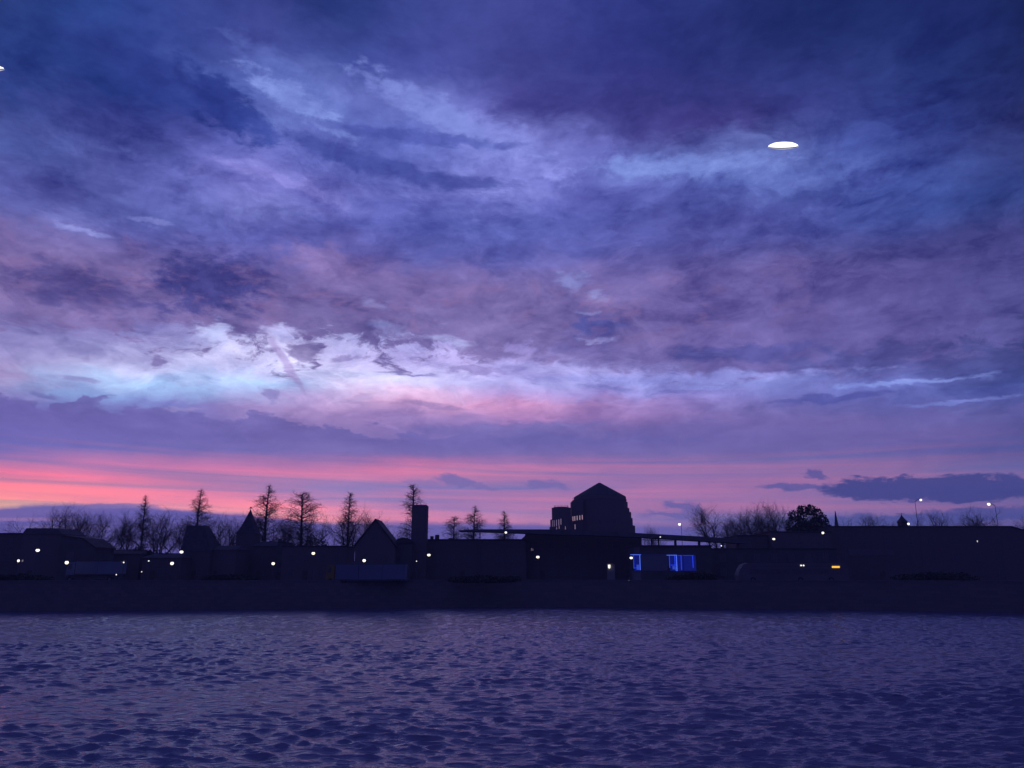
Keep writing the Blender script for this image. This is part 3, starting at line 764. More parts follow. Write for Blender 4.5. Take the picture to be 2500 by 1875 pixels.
# houses round the turret
ridge_house('row_house', 'low dark house just left of the pointed turret', 512, 578, 1342, 1330, 178, 9, 'brick', 'slate', .6)
D = 190
t = thing('church_turret', (at(596,1330,D)[0], D+2.4, GZ), 'dark pointed turret with a steep spire topped by a finial', 'tower')
cx, cy = at(597,1330,D)[0], D+2.4
hw = (at(618,1330,D)[0]-at(573,1330,D)[0])/2
MB().box(cx-hw, cx+hw, cy-hw, cy+hw, GZ, zpx(1303,D,596)).build('wall', M['darkbrick'], t)
zt = zpx(1303,D,596)
MB().lathe(cx, cy, [(hw*1.42*1.06, zt+.003), (hw*1.38*.93, zt+.7), (hw*1.38*.60, zpx(1279,D,597)), (hw*1.38*.28, zpx(1259,D,598)), (.10, zpx(1243,D,598))], 4, R(45)).build('spire', M['slate'], t)
f = MB().tube((cx,cy,zpx(1248,D,598)), (cx,cy,zpx(1235,D,598)), .07, .05, 6)
f.ball((cx,cy,zpx(1237,D,598)), .2, .2, .2, 8, 6).box(cx-.42, cx+.42, cy-.04, cy+.04, zpx(1239.5,D,598), zpx(1238.3,D,598))
f.build('finial', M['steel'], t)
add_window(t, cx, cy-hw, GZ+5.5, .9, 2.2)
t, x0, x1, zr, r = ridge_house('church_nave', 'low dark ridged roof joined to the right side of the pointed turret', 619, 679, 1333, 1320, 188, 9, 'darkbrick', 'slate', .3)
chimney(r, at(670,1320,188)[0], 192.5, zr-.6, zpx(1313.5,188,670), .55)
t, x0, x1, zr = flat_house('flat_roofed_house', 'small dark flat roofed block right of the turret', 679, 694, 1322, 186, 7, 'plaster')
flat_house('flat_roofed_house', 'long low dark block below the gap in the bare trees', 690, 848, 1332, 182, 9, 'brick')
# gable house
D = 170
x0, x1 = px_span(864, 968, D)
t = thing('gable_house', ((x0+x1)/2, D, GZ), 'dark house with one big steep pointed gable facing the river', 'building')
zs = zpx(1331, D, 916); za = zpx(1266, D, 916); xm = at(917,1266,D)[0]
MB().prism([(x0+.3,GZ),(x1-.3,GZ),(x1-.3,zs-.25),(xm,za-.42),(x0+.3,zs-.25)], D, D+8).build('wall', M['brick'], t)
k = .38
MB().prism([(x0,zs-.35),(x0+.02,zs),(xm,za),(x1-.02,zs),(x1,zs-.35),(xm,za-.40)], D-.35, D+8.3).build('roof', M['slate'], t)
add_window(t, xm, D, zs+1.1, 1.2, 1.6); window_rows(t, x0+.9, x1-.9, D, GZ, zs, 2.6); door(t, x0+2.2, D)
# rounded low roof
D = 172
x0, x1 = px_span(967, 1004, D); zt = zpx(1313,D,988); zb = zpx(1327,D,988)
t = thing('barrel_roofed_house', ((x0+x1)/2, D, GZ), 'small house with a low rounded roof between gable and brick stack', 'building')
MB().box(x0, x1, D, D+8, GZ, zb).build('wall', M['plaster'], t)
MB().prism([(x0-.1,zb+.003)]+[(x1+.1-(x1-x0+.2)*(.5+.5*math.cos(a)), zb+.003+(zt-zb)*math.sin(a)**.6) for a in np.linspace(R(3),R(177),12)]+[(x1+.1,zb+.003)], D-.2, D+8.2).build('roof', M['felt'], t)
add_window(t, (x0+x1)/2, D, GZ+1.2); door(t, x0+.9, D)
# brick stack
D = 176
x0, x1 = px_span(1003, 1040, D); zt = zpx(1232,D,1021)
t = thing('brick_stack', ((x0+x1)/2, D+1.7, GZ), 'tall plain rectangular brick stack standing above the roofs', 'tower')
MB().box(x0, x1, D, D+3.4, GZ, zt-.75).build('shaft', M['brick'], t)
bv = .22
MB().hip(x0, x1, D, D+3.4, zt-.747, zt-.12, x0, x1, D, D+3.4).hip(x0, x1, D, D+3.4, zt-.12, zt, x0+bv, x1-bv, D+bv, D+3.4-bv).build('cap', M['darkbrick'], t)
# long low building
t, x0, x1, z = flat_house('long_flat_building', 'long dark building with a level roof between brick stack and domed block', 1040, 1284, 1316, 180, 12, 'darkbrick')
for px_, py_, w in ((1050,1307,.42),(1063,1303.5,.52)):
    xx = at(px_,1316,180)[0]
    MB().lathe(xx, 184, [(w,z-.04),(w,zpx(py_+1,180)),(w*.8,zpx(py_,180))], 10).build('roof_vent', M['steel'], t)
xx = at(1098,1316,180)[0]
MB().box(xx-.5, xx+.5, 183, 184.5, z-.04, zpx(1312,180)).build('roof_hatch', M['felt'], t)
w = MB()
for px_ in (1298, 1302):
    add_window(t, at(px_,1345,180)[0], 179.99, zpx(1345,180), .16, .62, M['rosy']) if False else None
# raised wing under the walkway
D = 184
pts = [at(1272,1318,D),(at(1283,1304,D)),(at(1345,1303,D)),(at(1560,1303,D))]
xa, xb = at(1272,1316,D)[0], at(1566,1316,D)[0]
t = thing('raised_wing', ((xa+xb)/2, D, GZ), 'dark block with a chamfered left end below the round brick building', 'building')
zt = zpx(1304,D,1400)
MB().prism([(xa,GZ),(xb,GZ),(xb,zt-.3),(xa+1.0,zt-.3),(xa,zpx(1317,D,1272))], D, D+12).build('wall', M['darkbrick'], t)
MB().box(xa+1.0, xb, D-.1, D+12.1, zt-.297, zt).build('roof', M['felt'], t)
window_rows(t, xa+1.5, xb-.6, D, GZ, zt-1, 3.4); door(t, xa+5, D)
for px_ in (1297.5, 1301):
    add_window(t, at(px_,1345,D)[0], D, zpx(1344.5,D,px_), .13, .6, M['rosydim'], 'lit_slit')

# round stepped brick building
D = 262
m = D / F_PX * 1.01
cx, cy = at(1474,1300,D)[0], D + 9
t = thing('round_brick_building', (cx, cy, GZ), 'large dark stepped round brick building with a pointed many sided roof', 'building')
Z = lambda y: zpx(y, D, 1474)
k = (D+9)/F_PX*1.0
prof = [(82*k, GZ), (82*k, Z(1281)), (77*k, Z(1281)+.02), (77*k, Z(1262)), (74*k, Z(1262)+.02), (74*k, Z(1247)), (70*k, Z(1247)+.02), (70*k, Z(1237)), (66.5*k, Z(1237)+.02), (66.5*k, Z(1221)), (63*k, Z(1221)+.02), (63*k, Z(1208))]
MB().lathe(cx, cy, prof, 40).build('wall', M['brick'], t)
rf = MB().lathe(cx, cy, [(62.5*k, Z(1208)+.01), (62.5*k, Z(1207)), (.4, Z(1171.5))], 12, R(15)).build('roof', M['slate'], t)
MB().lathe(cx, cy, [(64.5*k, Z(1217)), (64.5*k, Z(1214.5))], 40).build('cornice', M['coping'], t)
for i, px_ in enumerate((1476, 1486)):
    X0, _, Z0 = at(px_,1195,D-3)
    d = .6
    xx = cx + (px_-1472)*k
    MB().add([(xx-.55, cy-40*k*.924-.25, Z(1197)-.1),(xx+.55, cy-40*k*.924-.25, Z(1197)-.1),(xx+.55, cy-33*k*.924-.25, Z(1192.5)+.05),(xx-.55, cy-33*k*.924-.25, Z(1192.5)+.05),
              (xx-.55, cy-40*k*.924+.2, Z(1197)-.1),(xx+.55, cy-40*k*.924+.2, Z(1197)-.1),(xx+.55, cy-33*k*.924+.2, Z(1192.5)+.05),(xx-.55, cy-33*k*.924+.2, Z(1192.5)+.05)],
             [(0,1,2,3),(7,6,5,4),(0,4,5,1),(1,5,6,2),(2,6,7,3),(3,7,4,0)]).build('skylight', M['skyglass'] if 'skyglass' in M else M['pale'], rf)
# terrace bay on its left
xl, xr = at(1398,1250,D)[0], at(1424,1250,D)[0]
tb = MB().box(xl, xr, D-.5, D+7, GZ, Z(1222)).build('terrace_bay', M['brick'], t)
rl = MB()
for i in range(6):
    x = xl + .1 + (xr-xl-.2) * i / 8
    rl.box(x-.03, x+.03, D-.4, D-.34, Z(1222)+.002, Z(1217.5))
rl.box(xl, xl+(xr-xl)*.75, D-.42, D-.33, Z(1217.5)+.002, Z(1217.5)+.09)
rl.build('railing', M['steel'], tb)
MB().box(xl-.25, xl-.003, D+.5, D+6, GZ, Z(1224)).build('buttress', M['darkbrick'], tb)
for i, px_ in enumerate((1398.7, 1403.2, 1409, 1415.5, 1421.5)):  # emitting panes stand in for pink sky seen through the slits
    top = 1261 - i*.9
    add_window(t, at(px_,1260,D-.5)[0], D-.5, zpx(top+11,D-.5), .30, 1.5, M['rosy'], 'sky_glow_slit')
add_window(t, at(1404,1287,D-.5)[0], D-.5, zpx(1292,D-.5), .35, 1.6, M['rosydim'] if 'rosydim' in M else M['rosy'], 'sky_glow_slit')
for row, z in enumerate((1268, 1288)):
    for i in range(9):
        a = R(-90 + (i-4)*13 + 6)
        r_ = (77 if z < 1281 else 82) * k
        if i < 2: continue
        fo = add_window(t, cx + r_*math.cos(a)*1.001, cy + r_*math.sin(a)*1.001, Z(z+ 12), .7, 1.3)
        fo.rotation_euler = (0, 0, a + R(90))
# smaller drum
D2 = 254
cx2, cy2 = at(1373,1300,D2)[0], D2 + 4
t = thing('round_brick_annex', (cx2, cy2, GZ), 'smaller round brick tower with a roof railing left of the big round building', 'building')
k2 = (D2+4)/F_PX
Z2 = lambda y: zpx(y, D2, 1373)
MB().lathe(cx2, cy2, [(29*k2, GZ), (29*k2, Z2(1285)), (27*k2, Z2(1285)+.02), (27*k2, Z2(1267)), (23*k2, Z2(1267)+.02), (23*k2, Z2(1239))], 32).build('wall', M['brick'], t)
MB().lathe(cx2, cy2, [(23.4*k2, Z2(1239)+.01), (23.4*k2, Z2(1238)), (16*k2, Z2(1235.8)), (2*k2, Z2(1235))], 32).build('roof', M['felt'], t)
rl = MB()
for i in range(9):
    a = R(150 + i*30)
    rl.tube((cx2+17*k2*math.cos(a), cy2+17*k2*math.sin(a), Z2(1237.5)), (cx2+17*k2*math.cos(a), cy2+17*k2*math.sin(a), Z2(1232)), .035, .035, 5)
    if i < 8:
        b_ = R(150 + (i+1)*30)
        for zz in (1232.3, 1234.8):
            rl.tube((cx2+17*k2*math.cos(a), cy2+17*k2*math.sin(a), Z2(zz)), (cx2+17*k2*math.cos(b_), cy2+17*k2*math.sin(b_), Z2(zz)), .03, .03, 5)
rl.build('roof_railing', M['steel'], t)
for px_, top, h in ((1349.5,1270,2.1),(1353.5,1270,2.1),(1359,1269,2.1),(1364.5,1268,2.0),(1369.5,1266.5,1.9),(1359,1287,.7),(1365,1284,.9),(1380,1285,1.0)):  # annex slits: sky showing through, painted as pane emission
    dx = at(px_,1270,D2)[0] - cx2
    r_ = (27 if top < 1284 else 29)*k2*1.002
    if abs(dx) >= r_: dx = math.copysign(r_*.98, dx)
    y_ = cy2 - math.sqrt(r_*r_ - dx*dx)
    fo = add_window(t, cx2+dx, y_, zpx(top,y_) - h, .26, h, M['rosydim'], 'sky_glow_slit')
    fo.rotation_euler = (0, 0, math.atan2(-(cy2-y_), dx) + R(90))

# elevated walkway in front of the round building
D = 178
t = thing('elevated_walkway', (at(1450,1300,D)[0], D+2, GZ), 'long thin elevated walkway deck crossing in front of the round brick building', 'bridge')
top = [(1119,1294.6),(1145,1293),(1172,1292),(1340,1292.3),(1450,1296),(1560,1301.5),(1700,1309),(1822,1317)]
bot = [(1822,1327),(1700,1320),(1560,1311.5),(1450,1307),(1340,1304.5),(1275,1301.5),(1180,1298),(1119,1296.6)]
poly = [(at(x,y,D)[0], at(x,y,D)[2]) for x, y in top + bot]
MB().prism(poly, D, D+4.5).build('deck', M['concrete'], t)
rl = [(at(x,y,D)[0], at(x,y,D)[2]) for x, y in ((1562,1316.5),(1645,1319.5),(1645,1321),(1562,1318.2))]
MB().prism(rl, D+.5, D+1).build('girder', M['steel'], t)
g2 = [(at(x,y,D)[0], at(x,y,D)[2]) for x, y in ((1282,1305.6),(1340,1307),(1340,1308.5),(1282,1306.6))]
MB().prism(g2, D+.5, D+1).build('girder', M['steel'], t)
for px_, yt, w in ((1172,1296.5,.22),(1563,1312,.5),(1590,1314,.3),(1607,1315,.35),(1648,1316,.5),(1706,1321,.5),(1762,1322,.5),(1800,1325,.5)):
    x, _, z = at(px_, yt, D+2)
    MB().box(x-w/2, x+w/2, D+1.6, D+1.6+w, GZ, z+.1).build('pier', M['concrete'], t)

# blue lit pavilion
D = 166
x0, x1 = px_span(1546, 1735, D); zt = zpx(1331,D,1640)
t = thing('blue_lit_pavilion', ((x0+x1)/2, D, GZ), 'low dark pavilion with glazing framed in bright blue light', 'building')
MB().box(x0, x1, D, D+9, GZ, zt-.3).build('wall', M['plaster'], t)
MB().box(x0-.2, x1+.2, D-.25, D+9.2, zt-.297, zt).build('roof', M['felt'], t)
zb, zg = zpx(1394,D,1620), zpx(1354.5,D,1620)
def bx(px0,px1,y0,y1,ya,yb): return (at(px0,1370,D)[0], at(px1,1370,D)[0], ya, yb, zpx(y1,D,1620), zpx(y0,D,1620))
for a_, b_, mm in ((1548,1561,'bluepane'),(1564,1630,'bluepane2'),(1635,1650,'bluepane'),(1653,1699,'bluepane')):
    MB().box(*bx(a_+.3,b_-.3,1355.8,1393.6,D-.05,D-.004)).build('blue_pane', M[mm], t)
for (a_, b_, y0, y1, mm) in ((1539,1565,1353.6,1355.0,'bluewhite'),(1546.3,1547.6,1355.3,1388,'blue'),(1561.3,1563.0,1355.3,1392,'bluewhite'),
     (1566,1627,1354.2,1354.9,'bluedim'),(1628,1653,1354.8,1356.2,'bluewhite'),(1633.6,1635.0,1356.5,1386,'blue'),(1650.6,1652.5,1356.5,1394,'bluewhite'),(1646.8,1648.2,1356.5,1382,'blue'),
     (1655,1694,1355.6,1356.4,'blue'),(1662.2,1663.5,1356.7,1391,'blue'),(1690.6,1692.0,1356.7,1386,'blue'),(1637,1650,1379,1380.2,'blue'),(1548,1560.6,1386,1387.0,'blue')):
    MB().box(*bx(a_,b_,y0,y1,D-.16,D-.06)).build('light_strip', M[mm], t)
for a_, b_, y0, y1 in ((1553.5,1560,1378.5,1391),(1641,1646.3,1382,1390),(1647,1650,1383,1393)):
    MB().box(*bx(a_,b_,y0,y1,D-.14,D-.055)).build('blue_screen', M['bluescreen'], t)
x0p, x1p = px_span(1547.5, 1561, D)
MB().box(x0p, x1p, D-.12, D-.003, zpx(1351,D), zpx(1333,D)).build('wall_panel', M['pale2'], t)
door(t, at(1715,1400,D)[0], D)

# wall lamp pillar
D = 146
x0, x1 = px_span(1482, 1499, D)
t = thing('lit_pillar', ((x0+x1)/2, D, GZ), 'pale wall pillar lit from above by a white lamp on the quay', 'pillar')
MB().box(x0, x1, D, D+1.2, GZ, zpx(1378,D,1490)).build('shaft', M['pale'], t)
MB().box(x0-.12, x1+.12, D-.12, D+1.32, zpx(1378,D,1490)+.003, zpx(1376,D,1490)).build('cap', M['coping'], t)
xc = at(1487,1380,D)[0]
lp = MB().box(xc-.18, xc+.18, D-.30, D-.003, zpx(1383,D,1487), zpx(1379,D,1487)).build('lamp', M['lit'], t)
MB().ball((xc, D-.2, zpx(1385,D,1487)), .2, .15, .22, 10, 6).build('bulb', M['litsmall'], lp)
x0, x1 = px_span(1541, 1562, 150)
tag(MB().box(x0, x1, 150, 151, GZ, zpx(1397,150,1550)).box(x0-.1, x1+.1, 149.9, 151.1, zpx(1397,150,1550)+.002, zpx(1395,150,1550)).build('gate_pier', M['pale']),
    'faint pale stone pier below the left end of the blue lit glazing', 'pillar')

# right hand buildings
flat_house('mid_rise_block', 'dark flat roofed block below the bare trees right of the walkway', 1802, 1890, 1306, 186, 11, 'darkbrick')
flat_house('mid_rise_block', 'dark block under the round topped evergreen tree', 1884, 2030, 1297, 184, 11, 'brick')
flat_house('low_front_building', 'low dark frontage behind the long bus with rounded front', 1735, 2040, 1338, 172, 9, 'plaster')
D = 187
x0, x1 = px_span(2024, 2474, D); zt = zpx(1284,D,2250); xe = at(2512,1300,D)[0]
t = thing('large_flat_building', ((x0+x1)/2, D, GZ), 'huge dark building with a long level roof filling the right side', 'building')
MB().prism([(x0,GZ),(xe,GZ),(xe,zpx(1299,D,2400)),(x1,zt-.3),(x0,zt-.3)], D, D+16).build('wall', M['darkbrick'], t)
MB().prism([(x0-.15,zt-.297),(x1,zt-.297),(xe+.3,zpx(1300,D,2400)),(xe+.3,zpx(1297,D,2400)),(x1+.2,zt),(x0-.15,zt)], D-.2, D+16.2).build('roof', M['felt'], t)
window_rows(t, x0+1, x1-1, D, GZ, zt-1, 5.0, 3.6, 1.3, 1.6); door(t, x0+12, D)
MB().box(at(2070,1350,D)[0], at(2182,1350,D)[0], D-.12, D-.003, zpx(1356,D), zpx(1341,D)).build('facade_band', M['pale2'], t)
add_window(t, at(2386,1322,D)[0], D, zpx(1324,D), .2, .45, M['litsmall'], 'lit_slit')
MB().box(at(2171,1284,D)[0], at(2182,1284,D)[0], D+4, D+6, zt, zpx(1280.5,D)).build('roof_hatch', M['felt'], t)
xx = at(2223.5,1284,D)[0]; w = 8.3*D/F_PX
cu = MB().box(xx-w, xx+w, D+3, D+3+2*w, zt, zpx(1272,D)).build('cupola', M['slate'], t)
cr_ = MB().lathe(xx, D+3+w, [(w*1.42*1.12, zpx(1272,D)+.003), (w*1.42*.85, zpx(1268,D)), (w*.35, zpx(1259,D)), (.05, zpx(1254,D))], 4, R(45))
cr_.build('cupola_roof', M['slate'], cu)
MB().tube((xx,D+3+w,zpx(1256,D)),(xx,D+3+w,zpx(1250,D)),.06,.03,5).build('finial', M['steel'], cu)
xx = at(2230,1284,D)[0]
an = MB().tube((xx,D+5,zt-.1),(xx,D+5,zpx(1248,D)),.045,.035,5)
for zz, l in ((1249.5,1.5),(1252,.9)):
    an.tube((xx-l,D+5,zpx(zz,D)),(xx+.5*l,D+5,zpx(zz,D)),.03,.03,4)
an.build('aerial', M['steel'], t)
D = 330
cx, cy = at(2042.5,1284,D)[0], D
t = thing('church_spire', (cx, cy, GZ), 'thin distant needle spire behind the long level roof at right', 'tower')
w = 4.6*D/F_PX
MB().box(cx-w*.9, cx+w*.9, cy-w*.9, cy+w*.9, GZ, zpx(1283,D)).build('tower_wall', M['darkbrick'], t)
MB().lathe(cx, cy, [(w*1.05, zpx(1283,D)+.003), (w*.62, zpx(1266,D)), (.12, zpx(1247,D))], 8).build('spire', M['slate'], t)

# ------------------------------------------------------------------ vehicles
def wheels(parent, xs, y, r=.5):
    for x in xs:
        w = MB(); n = 18
        w.v = []; 
        for yy in (y, y+.3):
            for i in range(n):
                a = 2*math.pi*i/n; w.v.append((x+r*math.cos(a), yy, GZ+.004+r+r*math.sin(a)))
        w.f = [tuple(range(n-1,-1,-1)), tuple(range(n,2*n))] + [(i,(i+1)%n,(i+1)%n+n,i+n) for i in range(n)]
        wo = w.build('wheel', M['rubber'], parent)
        h = MB(); 
        for yy in (y-.02, y-.003):
            for i in range(12):
                a = 2*math.pi*i/12; h.v.append((x+r*.55*math.cos(a), yy, GZ+.004+r+r*.55*math.sin(a)))
        h.f = [tuple(range(11,-1,-1)), tuple(range(12,24))] + [(i,(i+1)%12,(i+1)%12+12,i+12) for i in range(12)]
        h.build('rim', M['frame'], wo)
def truck(name, label, cat, xa, xb, xcab, ytop, ybot, D, panel, cabm, bays):
    x0, xc, x1 = at(xa,1400,D)[0], at(xcab,1400,D)[0], at(xb,1400,D)[0]
    z0, z1 = zpx(ybot,D,(xa+xb)/2), zpx(ytop,D,(xa+xb)/2)
    t = thing(name, ((x0+x1)/2, D+1.25, GZ), label, cat)
    bd = MB()
    for i in range(bays):
        p0, p1 = xc + (x1-xc)*i/bays, xc + (x1-xc)*(i+1)/bays
        bd.box(p0+.03, p1-.03, D-.02, D+2.5, z0+.1, z1-.08)
    bd.build('box_body', panel, t)
    MB().box(xc, x1, D+.03, D+2.45, z0-.12, z0+.097).box(xc+.03, x1-.03, D, D+2.48, z1-.078, z1).build('body_rails', M['steel'], t)
    cb = MB().prism([(xc-.10,z0-.1),(xc-.10,z1-.15),(x0+.45,z1-.15),(x0+.08,z1-1.3),(x0,z0+.4),(x0,z0-.1)], D+.03, D+2.4).build('cab', cabm, t)
    MB().prism([(xc-.7,z1-1.5),(xc-.7,z1-.5),(x0+.55,z1-.5),(x0+.28,z1-1.5)], D+.012, D+.028).build('side_window', M['glass'], cb)
    wheels(t, [x0+.9, x1-1.3, x1-2.5, xc+1.6] if bays > 2 else [x0+.9, x1-1.8], D+.05)
    MB().box(x0+.2, x1-.2, D+.5, D+2.0, GZ+.55, z0-.123).build('chassis', M['steel'], t)
    return t
truck('box_truck', 'long pale blue box truck with a yellowish left end parked on the quay', 'truck', 795, 990, 818, 1377, 1416, 141, M['trailer'], M['cab'], 3)
truck('box_truck', 'faint dull grey box truck parked at the left of the quay', 'truck', 160, 292, 182, 1370, 1402, 150, M['vanpanel'], M['vanpanel'], 2)
# bus
D = 141
x0, x1 = at(1802,1400,D)[0], at(2072,1400,D)[0]
zt, zb = zpx(1374,D,1930), GZ+.35
t = thing('bus', ((x0+x1)/2, D+1.25, GZ), 'long dim bus with a rounded front and amber light parked on the quay', 'bus')
prof = [(x0+.1,zb),(x0,zb+.9),(x0+.35,zb+1.9),(x0+1.1,zt-.28),(x0+2.0,zt-.02),(x1-.5,zt-.02),(x1-.1,zt-.35),(x1,zb+.6),(x1,zb)]
MB().prism(prof, D, D+2.5).build('body', M['buspanel'], t)
for i in range(9):
    xa = x0+2.0+(x1-x0-2.6)*i/9
    MB().box(xa+.05, xa+(x1-x0-2.6)/9-.05, D-.015, D-.002, zb+1.15, zb+2.0).build('side_window', M['glass'], t)
MB().box(x0+2.5, x1-1, D-.01, D-.002, zt-.62, zt-.54).build('roof_line', M['steel'], t)
wheels(t, [x0+2.6, (x0+x1)/2+1.2, x1-3.2], D-.04, .48)
MB().box(at(2031,1384,D)[0], at(2049.5,1384,D)[0], D-.10, D-.003, zpx(1386.3,D), zpx(1382,D)).build('amber_light', M['amber'], t)
for px_ in (1955.5, 1961.5):
    MB().ball((at(px_,1380,D)[0], D-.05, zpx(1380.5,D)), .16, .05, .13, 8, 6).build('side_light', M['litsmall'], t)

# ------------------------------------------------------------------ lamps
def street_lamp(px, py, D, label, rx=.42, rz=.30, arm=0.0, m='lit', group='street lamps along the far bank'):
    x, _, z = at(px, py, D)
    bx_ = x - arm
    t = thing('street_lamp', (bx_, D, GZ), label, 'street lamp', group)
    MB().tube((bx_,D,GZ),(bx_,D,GZ+.9),.13,.11,8).tube((bx_,D,GZ+.9),(bx_,D,z+.1-abs(arm)*.35),.06,.04,8).build('pole', M['pole'], t)
    if arm:
        MB().tube((bx_,D,z+.08-abs(arm)*.35),(bx_+arm*.35,D,z-.02),.055,.05,6).tube((bx_+arm*.35,D,z-.02),(x-math.copysign(rx*.6,arm),D,z+rz*.5+.06),.05,.045,6).build('arm', M['pole'], t)
    hd = MB().lathe(x, D, [(rx*.55, z+rz*.62), (rx*.42, z+rz*1.0), (rx*.12, z+rz*1.25)], 12).build('lamp_head', M['pole'], t)
    MB().ball((x,D,z), rx, rx*.8, rz, 14, 10).build('lantern', M[m], hd, True)
    return t
LAMPS = [
 (92,1343.5,148,'bright street lamp below the mansard house at far left',.46,.34,0,'lit'),
 (163,1373.5,146,'bright street lamp just left of the faint grey box truck',.42,.40,0,'lit'),
 (420,1375.5,146,'lower bright lamp of the pair left of the steep roofed house',.40,.38,0,'lit'),
 (443,1347.5,150,'upper bright lamp of the pair left of the steep roofed house',.44,.34,0,'lit'),
 (667,1376,146,'low bright lamp right of and below the pointed turret',.38,.34,0,'lit'),
 (765,1351,150,'bright lamp standing in front of the block left of the gable house',.42,.32,0,'lit'),
 (889,1368.5,144,'bright lamp just above the pale blue box truck',.38,.34,0,'lit'),
 (1047,1355,150,'bright lamp just right of the base of the brick stack',.40,.30,0,'lit'),
 (1313,1360,150,'bright lamp below the left half of the walkway, alone in the dark',.40,.30,0,'lit'),
 (1541,1362,150,'bright lamp at the left end of the blue lit glazing',.38,.28,0,'lit'),
 (1889,1316,156,'bright heart shaped lamp below the bare trees at right',.36,.26,0,'lit'),
 (45,1369,148,'smaller lamp low at the left edge with a dim one beside it',.28,.32,0,'lit'),
 (1235,1300,160,'lamp shining against the edge of the thin walkway deck',.30,.28,0,'lit'),
 (1659,1280,158,'lamp on a thin post against the sky right of the round building',.36,.34,-.35,'lit'),
 (2009,1301,158,'lamp beside the evergreen tree at the start of the long roof',.32,.30,0,'lit'),
 (2218,1279,160,'lamp in front of the small roof cupola',.30,.32,0,'lit'),
 (2248,1220.5,142,'tall lamp with an arm high above the small roof cupola',.28,.26,1.1,'lit'),
 (2414,1231,142,'tall lamp with an arm high over the right end of the long roof',.36,.34,-1.1,'lit'),
 (302,1373,150,'left one of two small lights between the shrubs at left',.17,.17,0,'litsmall'),
 (363,1369.5,150,'right one of two small lights between the shrubs at left',.18,.14,0,'litsmall'),
 (346,1396,142,'tiny low light under the two small lights at left',.10,.14,0,'litsmall'),
 (284,1403,142,'tiny low light nearest the right end of the faint grey truck',.13,.15,0,'litsmall'),
 (1017,1370,150,'tiny light at the foot of the brick stack',.12,.14,0,'litsmall'),
 (1612,1311,172,'small light on the walkway above the blue lit pavilion',.20,.13,0,'litsmall'),
 (1761,1332.5,160,'small light under the right end of the walkway',.16,.17,0,'litsmall'),
]
for px, py, D, lab, rx, rz, arm, m_ in LAMPS:
    street_lamp(px, py, D, lab, rx * .78, rz * .78, arm, m_)
x, _, z = at(55,1369,150)
street_lamp(55, 1369, 150, 'very dim small lamp just right of the lamp at the left edge', .14, .22, 0, 'litdim')
street_lamp(1535.5, 1417, 140, 'faint tiny light low on the quay left of the pale pier', .14, .12, 0, 'litdim')

# ceiling lamp's window reflection, built as a glowing body where its mirror image stands
def lamp_reflection(px, py, D, label, s=1.0):
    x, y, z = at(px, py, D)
    t = thing('lamp_reflection', (x, y, z), label, 'lamp', 'reflections of round room lamps in the window glass')
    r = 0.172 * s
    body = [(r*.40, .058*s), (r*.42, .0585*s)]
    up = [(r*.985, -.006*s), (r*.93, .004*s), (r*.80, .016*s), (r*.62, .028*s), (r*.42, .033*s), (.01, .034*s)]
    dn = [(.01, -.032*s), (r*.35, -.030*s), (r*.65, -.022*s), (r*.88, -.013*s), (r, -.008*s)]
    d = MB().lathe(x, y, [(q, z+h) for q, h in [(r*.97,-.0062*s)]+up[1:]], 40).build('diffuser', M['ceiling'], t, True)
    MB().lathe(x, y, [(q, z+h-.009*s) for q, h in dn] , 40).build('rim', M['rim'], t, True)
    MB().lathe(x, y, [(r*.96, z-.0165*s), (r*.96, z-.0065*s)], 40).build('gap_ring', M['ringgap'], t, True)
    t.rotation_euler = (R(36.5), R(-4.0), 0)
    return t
lamp_reflection(1912, 355, 7.6, 'glowing white oval reflection of a room lamp over the upper right of the sky', 0.94)
lamp_reflection(-35.5, 168, 7.0, 'glowing white lamp reflection cut off by the left edge of the picture')

# ------------------------------------------------------------------ trees
def tube_mesh(name, segs, m, sides=3):
    S = np.array(segs, float)
    p0, p1, r0, r1 = S[:, :3], S[:, 3:6], S[:, 6], S[:, 7]
    d = p1 - p0; d /= np.linalg.norm(d, axis=1, keepdims=True) + 1e-9
    ref = np.where(np.abs(d[:, 2:3]) < .9, np.array([[0, 0, 1.]]), np.array([[1., 0, 0]]))
    u = np.cross(d, ref); u /= np.linalg.norm(u, axis=1, keepdims=True); w = np.cross(d, u)
    vs = []
    for p, r in ((p0, r0), (p1, r1)):
        for i in range(sides):
            a = 2*math.pi*i/sides
            vs.append(p + r[:, None]*(math.cos(a)*u + math.sin(a)*w))
    V_ = np.stack(vs, 1).reshape(-1, 3); n = len(S); b_ = (np.arange(n)*2*sides)[:, None]
    F_ = np.concatenate([b_ + np.array([[i, (i+1) % sides, (i+1) % sides+sides, i+sides]]) for i in range(sides)], 0)
    return np_mesh(name, V_, F_, m)
def grow(rg, p, d, L, r0, r1, n, up, wob, out):
    """a wandering limb; returns its points and directions"""
    pts = [(p.copy(), d.copy(), r0)]
    for i in range(n):
        d = d + rg.normal(0, wob, 3) + np.array([0, 0, up]); d /= np.linalg.norm(d)
        q = p + d * L / n
        ra, rb = r0 + (r1-r0)*i/n, r0 + (r1-r0)*(i+1)/n
        out.append((*p, *q, ra, rb)); p = q
        pts.append((p.copy(), d.copy(), rb))
    return pts
def side(rg, d, ang):
    a = rg.normal(0, 1, 3); a -= d*np.dot(a, d); a /= np.linalg.norm(a) + 1e-9
    return d*math.cos(ang) + a*math.sin(ang)
